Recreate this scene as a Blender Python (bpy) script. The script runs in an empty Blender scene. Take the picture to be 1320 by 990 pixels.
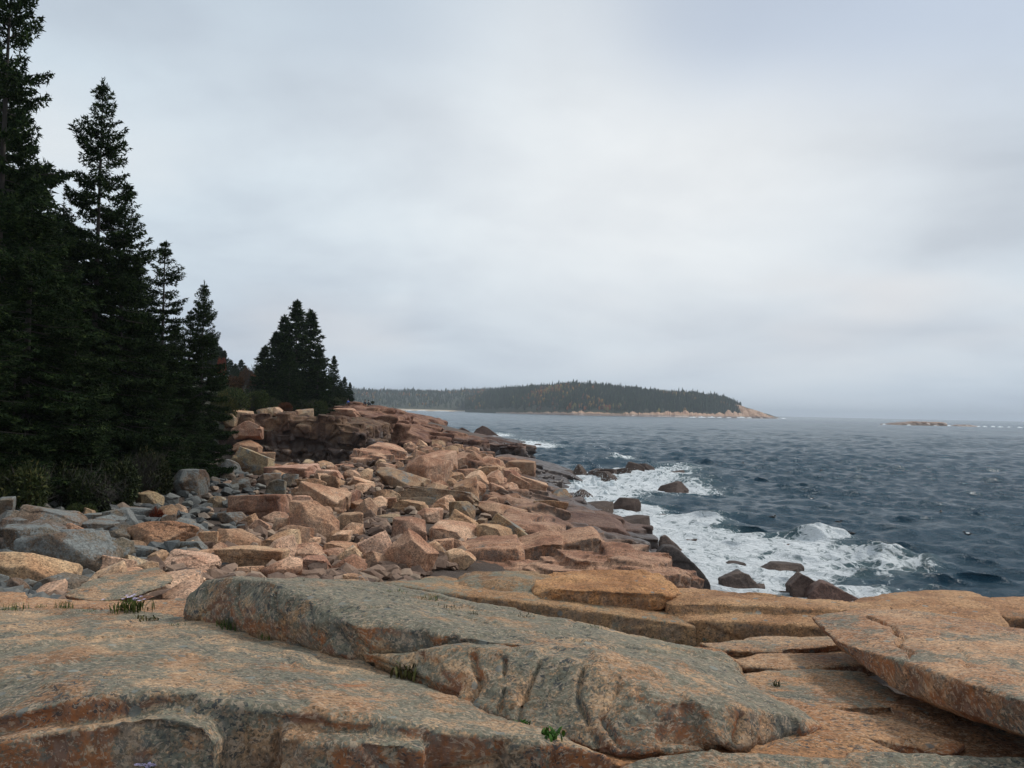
import bpy, bmesh, math, random
import numpy as np
from mathutils import Vector, Matrix
random.seed(7); RNG = np.random.default_rng(11)
S = bpy.context.scene
COL = S.collection
R = math.radians

# ------------------------------------------------------------------ camera
F = 1056.0; EYE = 7.0
PITCH, ROLL = 0.0320, 0.0210
cd = bpy.data.cameras.new('camera'); cam = bpy.data.objects.new('camera', cd); COL.objects.link(cam)
cd.sensor_width = 36.0; cd.lens = 36.0*F/1320.0; cd.clip_start = 0.05; cd.clip_end = 40000
CM = Matrix.Translation((0, 0, EYE)) @ Matrix.Rotation(math.pi/2+PITCH, 4, 'X') @ Matrix.Rotation(ROLL, 4, 'Z')
cam.matrix_world = CM; S.camera = cam
RM = np.array(CM.to_3x3())
def ray(px, py):
    d = RM @ np.array([(px-660)/F, -(py-495)/F, -1.0])
    return d/d[1]
def P(px, py, Y):                      # world point a distance Y ahead in the direction of a photo pixel
    d = ray(px, py)*Y
    return np.array([d[0], Y, EYE+d[2]])
def PZ(px, py, z):                     # where that direction meets the height z
    d = ray(px, py); t = (z-EYE)/d[2]
    return np.array([d[0]*t, t, z])

# ------------------------------------------------------------------ light, sky, exposure
S.view_settings.view_transform = 'Standard'; S.view_settings.look = 'None'
S.view_settings.exposure = 0.0; S.view_settings.gamma = 1.0
SUN_EL, SUN_AZ = R(44), R(62)          # azimuth clockwise from +Y (to the right of the view)
sl = bpy.data.lights.new('sun', 'SUN'); sl.energy = 2.2; sl.angle = R(8); sl.color = (1, .95, .88)
so = bpy.data.objects.new('sun', sl); COL.objects.link(so)
sdir = Vector((math.sin(SUN_AZ)*math.cos(SUN_EL), math.cos(SUN_AZ)*math.cos(SUN_EL), math.sin(SUN_EL)))
so.rotation_euler = sdir.to_track_quat('Z', 'Y').to_euler(); so.location = sdir*60

class NT:                              # small node-tree writer
    def __init__(s, tree): s.t = tree; s.n = tree.nodes; s.l = tree.links
    def new(s, typ, **kw):
        n = s.n.new(typ)
        for k, v in kw.items():
            setattr(n, k, v)
        return n
    def put(s, sock, v):
        if isinstance(v, bpy.types.NodeSocket): s.l.new(v, sock)
        elif v is not None:
            if isinstance(v, (tuple, list)) and len(v) == 3 and sock.type == 'RGBA': v = (*v, 1)
            sock.default_value = v
    def math(s, op, a, b=None, c=None, clamp=False):
        n = s.new('ShaderNodeMath', operation=op, use_clamp=clamp)
        s.put(n.inputs[0], a)
        if b is not None: s.put(n.inputs[1], b)
        if c is not None: s.put(n.inputs[2], c)
        return n.outputs[0]
    def vm(s, op, a, b=None):
        n = s.new('ShaderNodeVectorMath', operation=op); s.put(n.inputs[0], a)
        if b is not None: s.put(n.inputs[1], b)
        return n.outputs[0]
    def vscale(s, a, k):
        n = s.new('ShaderNodeVectorMath', operation='SCALE'); s.put(n.inputs[0], a); n.inputs['Scale'].default_value = k
        return n.outputs[0]
    def mix(s, f, a, b, mode='MIX'):
        n = s.new('ShaderNodeMix', data_type='RGBA', blend_type=mode)
        s.put(n.inputs[0], f); s.put(n.inputs[6], a); s.put(n.inputs[7], b)
        return n.outputs[2]
    def noise(s, vec, scale, detail=4, rough=.55, dist=0.0):
        n = s.new('ShaderNodeTexNoise'); s.put(n.inputs['Vector'], vec)
        n.inputs['Scale'].default_value = scale; n.inputs['Detail'].default_value = detail
        n.inputs['Roughness'].default_value = rough; n.inputs['Distortion'].default_value = dist
        return n.outputs['Fac']
    def vor(s, vec, scale, feature='F1', out='Distance', rand=1.0):
        n = s.new('ShaderNodeTexVoronoi', feature=feature); s.put(n.inputs['Vector'], vec)
        n.inputs['Scale'].default_value = scale; n.inputs['Randomness'].default_value = rand
        return n.outputs[out]
    def step(s, v, a, b):              # smooth 0..1 between a and b
        n = s.new('ShaderNodeMapRange', interpolation_type='SMOOTHSTEP'); s.put(n.inputs[0], v)
        s.put(n.inputs[1], a); s.put(n.inputs[2], b)
        return n.outputs[0]
    def ramp(s, f, stops):
        n = s.new('ShaderNodeValToRGB'); s.put(n.inputs[0], f); e = n.color_ramp.elements
        while len(e) < len(stops): e.new(.5)
        for q, (p, c) in zip(e, stops): q.position = p; q.color = (*c, 1)
        return n.outputs[0]
    def sep(s, v):
        n = s.new('ShaderNodeSeparateXYZ'); s.put(n.inputs[0], v); return n.outputs
    def comb(s, x, y, z):
        n = s.new('ShaderNodeCombineXYZ'); s.put(n.inputs[0], x); s.put(n.inputs[1], y); s.put(n.inputs[2], z); return n.outputs[0]
    def bump(s, h, strength, dist, prev=None):
        n = s.new('ShaderNodeBump'); s.put(n.inputs['Height'], h)
        n.inputs['Strength'].default_value = strength; n.inputs['Distance'].default_value = dist
        if prev is not None: s.put(n.inputs['Normal'], prev)
        return n.outputs[0]

W = bpy.data.worlds.new("World"); S.world = W; W.use_nodes = True
w = NT(W.node_tree); w.n.clear()
sky = w.new('ShaderNodeTexSky', sky_type='NISHITA', sun_disc=False, sun_elevation=SUN_EL, sun_rotation=SUN_AZ)
tc = w.new('ShaderNodeTexCoord').outputs['Generated']
sx, sy, sz = w.sep(tc)
zz = w.math('MAXIMUM', sz, 0.0)
den = w.math('ADD', zz, .22)
cl = w.comb(w.math('DIVIDE', sx, den), w.math('DIVIDE', sy, den), zz)      # a flat cloud deck, seen in perspective
n1 = w.noise(w.vm('ADD', cl, (7.48, 7.02, 0)), 1.05, 5, .5, .25)
n2 = w.noise(w.vm('ADD', cl, (11.7, 4.4, 0)), .55, 3, .5)
n3 = w.noise(w.vm('ADD', cl, (1.7, 9.4, 3)), 2.3, 6, .55, .3)
cv = w.math('ADD', w.math('ADD', w.math('MULTIPLY', n1, .5), w.math('MULTIPLY', n2, .38)), w.math('MULTIPLY', n3, .12))
cloud = w.ramp(cv, [(.37, (.43, .495, .58)), (.45, (.55, .63, .715)), (.53, (.67, .765, .84)), (.63, (.80, .88, .925))])
# the thin place in the deck where the sun stands behind it: brighter in a wide soft lobe
bd = Vector((math.sin(R(12))*math.cos(R(17)), math.cos(R(12))*math.cos(R(17)), math.sin(R(17))))
dn = w.new('ShaderNodeVectorMath', operation='DOT_PRODUCT'); w.put(dn.inputs[0], tc); dn.inputs[1].default_value = bd
lobe = w.math('POWER', w.math('MAXIMUM', dn.outputs['Value'], 0.0), 16.0)
lobe = w.math('MULTIPLY', lobe, w.math('ADD', .35, w.math('MULTIPLY', n1, 1.0)))
cloud = w.mix(w.math('MULTIPLY', lobe, .85, clamp=True), cloud, (.97, .985, .98))
blush = w.math('MULTIPLY', w.step(n2, .42, .62), w.math('MULTIPLY', w.step(zz, .03, .12), w.math('SUBTRACT', 1.0, w.step(zz, .16, .36))))
cloud = w.mix(w.math('MULTIPLY', blush, .9), cloud, (.86, .82, .80))
hz = w.math('POWER', w.math('SUBTRACT', 1.0, zz, clamp=True), 9.0)
cloud = w.mix(w.math('MULTIPLY', hz, .7), cloud, (.45, .535, .645))
skyc = w.vscale(sky.outputs[0], .10)
bd2 = Vector(ray(1330, 10)).normalized(); d2 = w.new('ShaderNodeVectorMath', operation='DOT_PRODUCT'); w.put(d2.inputs[0], tc); d2.inputs[1].default_value = bd2
gap = w.step(w.math('ADD', w.math('ADD', n2, w.math('MULTIPLY', n1, .3)), w.math('MULTIPLY', w.step(d2.outputs['Value'], .86, 1.0), .25)), .62, .92)
gap = w.math('MULTIPLY', gap, w.step(zz, .16, .42))
col = w.mix(w.math('SUBTRACT', 1.0, w.math('MULTIPLY', gap, .5)), skyc, cloud)
bg = w.new('ShaderNodeBackground'); w.put(bg.inputs[0], col); bg.inputs[1].default_value = 1.0
wo = w.new('ShaderNodeOutputWorld'); w.l.new(bg.outputs[0], wo.inputs[0])

# ------------------------------------------------------------------ numpy noise
def _h(i, j, k, s):
    n = (i.astype(np.int64)*374761393 + j.astype(np.int64)*668265263 + k.astype(np.int64)*1440662683 + s*974711) & 0xffffffff
    n = ((n ^ (n >> 13))*1274126177) & 0xffffffff
    n = ((n ^ (n >> 15))*2246822519) & 0xffffffff
    return n ^ (n >> 16)
def perlin(p, s=0):
    i = np.floor(p).astype(np.int64); f = p-i; u = f*f*f*(f*(f*6-15)+10)
    r = 0
    for a in (0, 1):
        for b in (0, 1):
            for c in (0, 1):
                h = _h(i[:, 0]+a, i[:, 1]+b, i[:, 2]+c, s)
                g = (((h & 255)/127.5-1)*(f[:, 0]-a) + (((h >> 8) & 255)/127.5-1)*(f[:, 1]-b) + (((h >> 16) & 255)/127.5-1)*(f[:, 2]-c))
                wt = (u[:, 0] if a else 1-u[:, 0])*(u[:, 1] if b else 1-u[:, 1])*(u[:, 2] if c else 1-u[:, 2])
                r = r+wt*g
    return r
def fbm(p, s=0, o=4, g=.5):
    r = 0; a = 1.0
    for k in range(o):
        r = r+a*perlin(p*2**k+k*17.3, s+k); a *= g
    return r
def worley(p, s=0):
    i = np.floor(p).astype(np.int64); f = p-i
    f1 = np.full(len(p), 9.0); f2 = np.full(len(p), 9.0); idd = np.zeros(len(p), np.int64)
    for a in (-1, 0, 1):
        for b in (-1, 0, 1):
            for c in (-1, 0, 1):
                h = _h(i[:, 0]+a, i[:, 1]+b, i[:, 2]+c, s)
                d = np.sqrt((a+(h & 1023)/1023-f[:, 0])**2 + (b+((h >> 10) & 1023)/1023-f[:, 1])**2 + (c+((h >> 20) & 1023)/1023-f[:, 2])**2)
                m = d < f1
                f2 = np.where(m, f1, np.minimum(f2, d)); idd = np.where(m, h, idd); f1 = np.where(m, d, f1)
    return f1, f2, ((idd*2654435761) & 0xffff)/65535.0
def sstep(x, a, b):
    t = np.clip((x-a)/(b-a), 0, 1); return t*t*(3-2*t)

# ------------------------------------------------------------------ objects
def mk(name, me, mat=None, label=None, cat=None, group=None, parent=None, kind=None, color=None):
    o = bpy.data.objects.new(name, me); COL.objects.link(o)
    if mat is not None and me is not None and not me.materials: me.materials.append(mat)
    if label: o['label'] = label
    if cat: o['category'] = cat
    if group: o['group'] = group
    if kind: o['kind'] = kind
    if parent: o.parent = parent
    if color: o.color = color
    return o
def mesh_np(name, V, faces, smooth=True):
    """faces: (n,k) int array or list of such arrays"""
    if not isinstance(faces, list): faces = [faces]
    faces = [np.asarray(f, np.int32) for f in faces if len(f)]
    me = bpy.data.meshes.new(name); V = np.asarray(V, np.float32)
    me.vertices.add(len(V)); me.vertices.foreach_set('co', V.ravel())
    lv = np.concatenate([f.ravel() for f in faces]); cnt = np.concatenate([np.full(len(f), f.shape[1], np.int32) for f in faces])
    st = np.concatenate([[0], np.cumsum(cnt)[:-1]]).astype(np.int32)
    me.loops.add(len(lv)); me.loops.foreach_set('vertex_index', lv)
    me.polygons.add(len(cnt)); me.polygons.foreach_set('loop_start', st)
    me.polygons.foreach_set('use_smooth', np.full(len(cnt), smooth))
    me.update(calc_edges=True); me.validate()
    return me
def co_of(me):
    a = np.empty(len(me.vertices)*3, np.float32); me.vertices.foreach_get('co', a); return a.reshape(-1, 3).astype(float)
def no_of(me):
    a = np.empty(len(me.vertices)*3, np.float32); me.vertices.foreach_get('normal', a); return a.reshape(-1, 3).astype(float)
def set_co(me, V):
    me.vertices.foreach_set('co', V.astype(np.float32).ravel()); me.update()
def hull_bm(bm, pts):
    vs = [bm.verts.new(tuple(p)) for p in pts]
    r = bmesh.ops.convex_hull(bm, input=vs, use_existing_faces=False)
    kill = {g for g in r['geom_interior']+r['geom_unused'] if isinstance(g, bmesh.types.BMVert)}
    bmesh.ops.delete(bm, geom=list(kill), context='VERTS')
def remeshed(bm, vox, smooth=2, name='rock'):
    bmesh.ops.recalc_face_normals(bm, faces=bm.faces)
    me = bpy.data.meshes.new(name); bm.to_mesh(me); bm.free()
    o = bpy.data.objects.new('tmp', me); COL.objects.link(o)
    m = o.modifiers.new('r', 'REMESH'); m.mode = 'VOXEL'; m.voxel_size = vox; m.use_smooth_shade = True
    if smooth:
        m = o.modifiers.new('s', 'SMOOTH'); m.iterations = smooth; m.factor = .5
    dg = bpy.context.evaluated_depsgraph_get()
    out = bpy.data.meshes.new_from_object(o.evaluated_get(dg)); out.name = name
    bpy.data.objects.remove(o); bpy.data.meshes.remove(me)
    return out
def weather(me, big=(0, 1), mid=(0, 1), fine=(0, 1), block=None, crack=0.0, strata=None, seed=0, shift=(0, 0, 0)):
    """push a rock's vertices along their normals: swells, pits, joint blocks, bedding"""
    V = co_of(me); N = no_of(me); p = V+np.array(shift)
    d = np.zeros(len(V))
    for (a, f), o in ((big, 3), (mid, 3), (fine, 2)):
        if a: d += a*fbm(p*f, seed+o, o)
    side = np.clip(1.25-np.abs(N[:, 2])*1.5, 0, 1)
    if block:
        sc, amp = block
        q = p*np.array([1/sc[0], 1/sc[1], 1/sc[2]]); q = q+.18*np.stack([perlin(q*1.7, 41), perlin(q*1.7, 42), perlin(q*1.7, 43)], 1)
        f1, f2, rid = worley(q, seed)
        e = sstep(f2-f1, 0, .035)
        d += amp*(rid-.5)*(.25+.75*side)*e
        if crack: d -= crack*(1-sstep(f2-f1, 0, .055))*(.25+.75*side)
    if strata:
        k, amp = strata
        t = p[:, 2]*k+1.2*perlin(p*np.array([.5, .5, 1.5]), 77)+.06*p[:, 0]*k
        fr = t-np.floor(t); d += amp*(sstep(fr, 0, .25)-sstep(fr, .8, 1.0)-.5)*side
        lay = _h(np.floor(t).astype(np.int64), np.zeros(len(t), np.int64), np.zeros(len(t), np.int64), 5)/0xffffffff
        d += amp*1.2*(lay-.5)*side
    set_co(me, V+N*d[:, None])
    return me
RT = RM.T
def pixels(V):
    q = (V-np.array([0, 0, EYE])) @ RT.T; return 660-F*q[:, 0]/q[:, 2], 495+F*q[:, 1]/q[:, 2]
def groove(me, lines):
    """open joints: each line is traced where it shows in the photo, found on the rock's own surface and cut in along it"""
    V = co_of(me); N = no_of(me); px, py = pixels(V); D = np.zeros(len(V))
    jit = .022*np.stack([perlin(V*6, 51), perlin(V*6, 52), perlin(V*6, 53)], 1)
    for L, wd, dp in lines:
        Q = []
        for x, y in L:
            d = np.hypot(px-x, py-y); k = np.where(d < max(5, d.min()+1))[0]; Q.append(V[k[np.argmin(V[k, 1])]])
        for a, b in zip(Q[:-1], Q[1:]):
            t_ = np.clip(((V-a) @ (b-a))/max(1e-9, (b-a) @ (b-a)), 0, 1); r = np.linalg.norm(V+jit-(a+t_[:, None]*(b-a)), axis=1)
            D = np.maximum(D, dp*np.exp(-(r/wd)**2))
    set_co(me, V-N*D[:, None]); return me
def solid(hulls, vox, smooth=2, name='rock', **kw):
    bm = bmesh.new()
    for h in hulls: hull_bm(bm, h)
    me = remeshed(bm, vox, smooth, name)
    return weather(me, **kw) if kw else me
def pts(L): return [P(*q) for q in L]
def down(L, z): return [np.array([p[0], p[1], z]) for p in L]

# ------------------------------------------------------------------ materials
def mat(name):
    m = bpy.data.materials.new(name); m.use_nodes = True; t = NT(m.node_tree)
    b = t.n['Principled BSDF']; return m, t, b
def granite(name, cols, lichen=(.17, .185, .155), orange=None, dash=0.0, scale=1.0, wet=(0.5, 1.5), bump=1.0, spec=.3, stain=0.0, wetn=2.2, wetc=.93):
    """granite: mottled feldspar colours, dark grains, lichen (amount from the object's alpha), a dark band by the tide line (wet, on the cove cliff also painted shadow)"""
    m, t, b = mat(name)
    geo = t.new('ShaderNodeNewGeometry'); pos = geo.outputs['Position']; nz = t.sep(geo.outputs['Normal'])[2]
    oi = t.new('ShaderNodeObjectInfo')
    off = t.vm('ADD', pos, t.vscale(oi.outputs['Location'], .37))
    a = t.noise(off, .9*scale, 6, .6, .4)
    c = t.ramp(a, [(.30, cols[0]), (.46, cols[1]), (.60, cols[2]), (.72, cols[1])])
    g = t.noise(off, 14*scale, 5, .7); c = t.mix(1.0, c, t.ramp(g, [(.3, (.62,)*3), (.5, (1.0,)*3), (.72, (1.28,)*3)]), 'MULTIPLY')
    gr = t.vor(off, 55*scale, 'F1', 'Color'); grs = t.new('ShaderNodeSeparateColor'); t.put(grs.inputs[0], gr)
    c = t.mix(1.0, c, t.ramp(grs.outputs[0], [(.0, (.34, .36, .36)), (.2, (.76, .76, .76)), (.6, (1.0, .98, .95)), (.93, (1.22, 1.2, 1.18)), (1, (1.6, 1.55, 1.5))]), 'MULTIPLY')
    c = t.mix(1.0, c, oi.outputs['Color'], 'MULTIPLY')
    if orange:                          # rusty freshly broken faces
        om = t.step(t.math('ADD', t.noise(off, 1.9, 7, .65, .4), t.math('MULTIPLY', t.math('ABSOLUTE', nz), -.24)), orange[1], orange[1]+.10)
        c = t.mix(om, c, t.mix(t.noise(off, 9, 6, .7), tuple(x*.5 for x in orange[0]), tuple(x*1.4 for x in orange[0])))
    # lichen: crusts, more on tops
    lm = t.math('ADD', t.noise(off, 1.6*scale, 9, .72, .3), t.math('MULTIPLY', nz, .07))
    lm = t.math('ADD', lm, t.math('MULTIPLY', t.math('SUBTRACT', oi.outputs['Alpha'], .5), .55))
    lm = t.math('ADD', lm, t.math('MULTIPLY', t.math('SUBTRACT', t.noise(off, 38*scale, 4, .75), .5), .42))
    lmask = t.step(lm, .50, .60)
    lc = t.mix(t.step(t.noise(off, 24*scale, 6, .75), .35, .65), tuple(x*.55 for x in lichen), tuple(x*1.4 for x in lichen))
    c = t.mix(t.math('MULTIPLY', lmask, .85), c, lc)
    if stain:                           # black crust and rust running down the steep faces
        steep = t.math('SUBTRACT', 1.0, t.step(t.math('ABSOLUTE', nz), .35, .78))
        sv = t.vm('MULTIPLY', off, (1.0, 1.0, .38))
        sm = t.math('MULTIPLY', steep, t.step(t.math('ADD', t.noise(sv, 4.5, 8, .7, .3), t.math('MULTIPLY', t.noise(off, 30, 3, .7), .18)), .50, .66))
        c = t.mix(t.math('MULTIPLY', sm, stain), c, t.mix(t.step(t.noise(off, 13, 6, .75), .4, .6), (.035, .036, .036), (.13, .135, .13)))
    if dash:                            # dark biotite streaks along the foliation
        dv = t.vm('MULTIPLY', pos, (.34, 1.0, 1.0)); dv2 = t.vm('ADD', dv, t.vm('MULTIPLY', t.comb(a, a, a), (.0, .6, .6)))
        gate = t.step(t.noise(pos, 1.3, 4), .36, .62)
        dm = t.math('MULTIPLY', t.step(t.noise(dv2, 46, 2.5, .6), .565, .60), gate)
        c = t.mix(t.math('MULTIPLY', dm, dash), c, (.045, .05, .052))
        dm = t.step(t.noise(t.vm('ADD', dv2, (3, 3, 3)), 58, 2, .6), .56, .60)
        c = t.mix(t.math('MULTIPLY', dm, .6*dash), c, t.mix(.5, cols[2], (.48, .38, .28)))
        ro = t.vor(off, 7.5, 'F1', 'Distance'); rc = t.new('ShaderNodeSeparateColor'); t.put(rc.inputs[0], t.vor(off, 7.5, 'F1', 'Color'))
        rs = t.math('MULTIPLY', t.math('SUBTRACT', 1.0, t.step(t.math('ADD', ro, t.math('MULTIPLY', t.noise(off, 22, 4, .7), .16)), .26, .30)), t.step(rc.outputs[0], .66, .70))
        c = t.mix(t.math('MULTIPLY', rs, .75), c, t.mix(rc.outputs[1], (.10, .105, .10), (.24, .25, .22)))
    z = t.math('ADD', t.sep(pos)[2], t.math('MULTIPLY', t.math('SUBTRACT', t.noise(pos, .45, 5, .6), .5), wetn))
    wm = t.math('SUBTRACT', 1.0, t.step(z, wet[0], wet[1]))
    c = t.mix(t.math('MULTIPLY', wm, wetc), c, t.mix(t.noise(pos, 2.2, 5, .7), (.010, .009, .010), (.05, .032, .025)))
    t.put(b.inputs['Base Color'], c)
    t.put(b.inputs['Roughness'], t.math('SUBTRACT', .88, t.math('MULTIPLY', wm, .5)))
    b.inputs['Specular IOR Level'].default_value = spec
    h1 = t.noise(off, 5*scale, 8, .65, .3); h2 = t.noise(off, 42*scale, 4, .7)
    nb = t.bump(h1, .55*bump, .06/scale); nb = t.bump(h2, .5*bump, .008/scale, nb)
    t.put(b.inputs['Normal'], nb)
    return m
PINK = [(.22, .118, .078), (.39, .248, .17), (.52, .39, .29)]
M_slab = granite('foreground_granite', [(.19, .098, .055), (.315, .19, .115), (.43, .30, .20)], lichen=(.13, .136, .104), orange=((.30, .115, .045), .38), dash=.9, scale=1.6, stain=.5)
M_ridge = granite('golden_granite', [(.17, .092, .048), (.28, .17, .095), (.37, .25, .15)], lichen=(.16, .16, .12), dash=.25, scale=1.5, stain=.4)
M_boulder = granite('boulder_granite', PINK, lichen=(.17, .185, .18), scale=.9, stain=.3)
M_ledge = granite('ledge_granite', [(.14, .068, .044), (.26, .15, .10), (.38, .255, .18)], lichen=(.10, .10, .085), scale=.7, wet=(1.0, 2.9), stain=.55)
M_head = granite('headland_granite', [(.07, .033, .025), (.165, .082, .056), (.29, .175, .12)], lichen=(.10, .095, .085), scale=.35, wet=(.8, 3.2), wetn=3.0)
M_sea_rock = granite('wet_rock', [(.035, .022, .018), (.06, .038, .03), (.09, .06, .048)], lichen=(.03, .03, .03), scale=.9, wet=(-1, -.5), spec=.5)
M_cliff = granite('cove_cliff_granite', [(.04, .02, .015), (.095, .052, .036), (.19, .12, .08)], lichen=(.10, .09, .055), scale=.5, wet=(2.4, 5.0), wetn=5.0, wetc=.6)  # lower face coloured dark for tide wet and for the overhang's shadow
def jbox(c, sz, rz=0.0, tx=0.0, ty=0.0, r=random, j=.14):
    M = Matrix.Rotation(rz, 3, 'Z') @ Matrix.Rotation(ty, 3, 'Y') @ Matrix.Rotation(tx, 3, 'X'); out = []
    for a in (-.5, .5):
        for b_ in (-.5, .5):
            for d in (-.5, .5):
                v = M @ Vector((a*sz[0]*r.uniform(1-2*j, 1), b_*sz[1]*r.uniform(1-2*j, 1), d*sz[2]*r.uniform(1-j, 1))); out.append(np.array(c)+np.array(v))
    return out

# ------------------------------------------------------------------ the land under everything
def rbf(ctrl, c=3.0, lin=True):
    A = np.array(ctrl, float); X = A[:, :2]; n = len(X)
    D = np.sqrt(((X[:, None]-X[None])**2).sum(-1)+c*c)
    M = np.zeros((n+3, n+3)); M[:n, :n] = D; M[:n, n] = 1; M[:n, n+1:] = X; M[n, :n] = 1; M[n+1:, :n] = X.T
    wv = np.linalg.solve(M, np.concatenate([A[:, 2], [0, 0, 0]]))
    def f(x, y):
        x = np.asarray(x, float); y = np.asarray(y, float); sh = x.shape; x = x.ravel(); y = y.ravel(); r = np.empty(len(x))
        for s in range(0, len(x), 20000):
            xs, ys = x[s:s+20000], y[s:s+20000]
            r[s:s+20000] = np.sqrt((xs[:, None]-X[None, :, 0])**2+(ys[:, None]-X[None, :, 1])**2+c*c) @ wv[:n]+wv[n]+wv[n+1]*xs+wv[n+2]*ys
        return r.reshape(sh)
    return f
CT = []
def cw(*L): CT.extend(L)
def cp(*L):
    for px, py, Y in L: CT.append(tuple(P(px, py, Y)))
cw((-12, -6, 4.9), (0, -6, 4.9), (12, -6, 4.7), (-10, 0, 4.9), (0, 0, 4.9), (8, 0, 4.7), (-6, 5, 4.9), (0, 5, 4.85), (3, 5, 4.8), (6, 5, 4.6),
   (-7, 8.2, 4.85), (-3, 8, 4.8), (0, 8, 4.75), (3, 7.2, 4.7), (6, 8, 4.4), (9, 8, 3.6), (3, 11, 3.6), (6, 12, 2.5), (9, 13, 1.2), (14, 6, 2.5), (16, 12, -.5), (20, 0, 1.5), (26, 4, -1.5),
   (-12, 9, 5.0), (-20, 4, 5.6), (-30, 0, 6.5), (-40, 20, 8), (-8, 11, 4.45), (-4, 11, 4.3), (-1, 11, 4.15),
   (-8, 15, 4.15), (-12, 15, 4.6), (-5, 15, 3.95), (-2, 15, 3.75), (1, 15, 3.3), (4, 16, 2.3), (7, 18, 1.0),
   (-12, 22, 3.75), (-8, 22, 3.55), (-4, 22, 3.3), (0, 22, 2.9), (3, 22, 2.3), (6, 23, 1.2), (8.5, 26, -.2), (-17, 24, 4.6),
   (-14, 30, 3.35), (-9, 30, 3.15), (-5, 30, 3.0), (0, 30, 2.6), (4, 30, 1.7), (7, 32, .3), (9.5, 34, -.6), (-20, 33, 4.6), (-27, 30, 5.6),
   (-17, 45, 2.8), (-12, 45, 2.8), (-6, 45, 2.8), (0, 45, 2.4), (5, 45, 1.0), (7.5, 46, -.2), (-22, 44, 4.0), (-30, 45, 6), (9, 48, -1),
   (-20, 62, 2.0), (-15, 62, 2.2), (-8, 60, 3.0), (-3, 60, 2.8), (2, 60, 1.4), (4.7, 62, -.1), (-25, 58, 3.6), (-32, 60, 7), (8, 62, -1.2),
   (-21, 74, 1.0), (-15, 74, 1.0), (-11, 72, 2.0), (-7, 78, 3.0), (-2, 80, 2.3), (3, 80, .8), (5.5, 82, -.2), (9, 80, -1.2),
   (-13, 90, 2.0), (-9, 92, 2.4), (-3, 92, 1.7), (3, 93, .9), (7, 94, -.2), (-18, 92, .5), (12, 95, -1.5),
   (-13, 112, .2), (-7, 116, .2), (-3, 118, -.4), (2, 112, -1.2), (-18, 125, -.6),
   (-34, 76, 6.0), (-40, 80, 9), (-29, 76, 2.5), (-27, 82, 2.6), (-22, 82, 2.0), (-25, 70, 2.2), (-24, 92, 5), (-30, 90, 6.0), (-23, 66, 2.2), (-18, 84, 1.2), (-60, 60, 11), (-90, 100, 15), (-60, 140, 10.4), (-52, 152, 10.5), (-100, 220, 13), (-60, 220, 11),
   (-34, 110, 8.0), (-27, 110, 7.2), (-22, 108, 5.0), (-18, 106, 0), (-32, 140, 8.2), (-25, 140, 6.8), (-17, 146, 4), (-10, 150, 2.4), (-3, 160, 1.0), (2, 178, -.2), (-12, 172, 3), (-20, 185, 4),
   (-30, 190, 7.0), (-18, 215, 1), (-8, 200, -.6), (8, 185, -1.5), (-12, 235, -1.5), (-30, 260, 2), (-28, 300, -1), (-60, 300, 9), (-100, 320, 11),
   (8, 140, -2.5), (20, 30, -2.5), (30, 60, -3), (20, 100, -3), (40, 140, -4), (40, 20, -3.5), (15, 220, -4), (0, 300, -4), (40, 300, -5), (-2, 136, -2), (-10, 136, -1.5))
zland0 = rbf(CT)
def zland(x, y):
    return zland0(x, y)
def hit(px, py, off=0.0):              # where a photo direction first meets the land
    d = ray(px, py); t = np.concatenate([np.linspace(4, 60, 900), np.linspace(60.1, 330, 900)])
    zz = EYE+d[2]*t; zl = zland(d[0]*t, t)+off
    k = np.argmax(zz <= zl)
    if zz[k] > zl[k]: return P(px, py, 90)
    return np.array([d[0]*t[k], t[k], zl[k]])

xs = np.concatenate([np.linspace(-150, -34, 60)[:-1], np.linspace(-34, 12, 150), np.linspace(12.6, 46, 30)])
ys = np.concatenate([np.linspace(-8, 100, 200)[:-1], np.linspace(100, 330, 140)])
gx, gy = np.meshgrid(xs, ys); V = np.stack([gx.ravel(), gy.ravel(), zland(gx, gy).ravel()], 1)
V[:, 2] += .12*fbm(V*np.array([.5, .5, .5]), 3, 4)
nx, ny = len(xs), len(ys); ii = (np.arange(ny-1)[:, None]*nx+np.arange(nx-1)[None]).ravel()
Mg, t, b = mat('ground_soil_and_gravel')
pos = t.new('ShaderNodeNewGeometry').outputs['Position']
c = t.mix(t.noise(pos, 1.5, 8, .7), (.035, .026, .02), (.15, .10, .072))  # ground tones darkened to paint in the shade of the boulder gaps
x_, y_, z_ = t.sep(pos)
veg = t.step(t.math('ADD', t.math('MULTIPLY', x_, -.12), t.math('ADD', t.math('MULTIPLY', z_, .55), t.noise(pos, .8, 6))), 5.4, 6.0)
c = t.mix(veg, c, t.mix(t.noise(pos, 3, 6, .7), (.012, .016, .006), (.05, .05, .018)))
wm = t.math('SUBTRACT', 1.0, t.step(t.math('ADD', z_, t.noise(pos, .5)), .9, 1.9))
c = t.mix(wm, c, (.022, .018, .016)); t.put(b.inputs['Base Color'], c); b.inputs['Roughness'].default_value = .9
t.put(b.inputs['Normal'], t.bump(t.noise(pos, 3, 9, .75), 1.0, .25))
mk('ground', mesh_np('ground', V, np.stack([ii, ii+1, ii+nx+1, ii+nx], 1)), Mg, kind='structure')

# ------------------------------------------------------------------ foreground granite
def slab(label, hulls, vox, color, m=None, smooth=2, name='granite_rock', group=None, cuts=None, **kw):
    me = solid(hulls, vox, smooth, name, **kw)
    if cuts: groove(me, cuts)
    return mk(name, me, m or M_slab, label, 'rock', group, color=color)
FG = dict(smooth=1, big=(.03, 1.1), mid=(.014, 5), fine=(.006, 20), block=((.42, .42, .34), .085), crack=.022)

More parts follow.
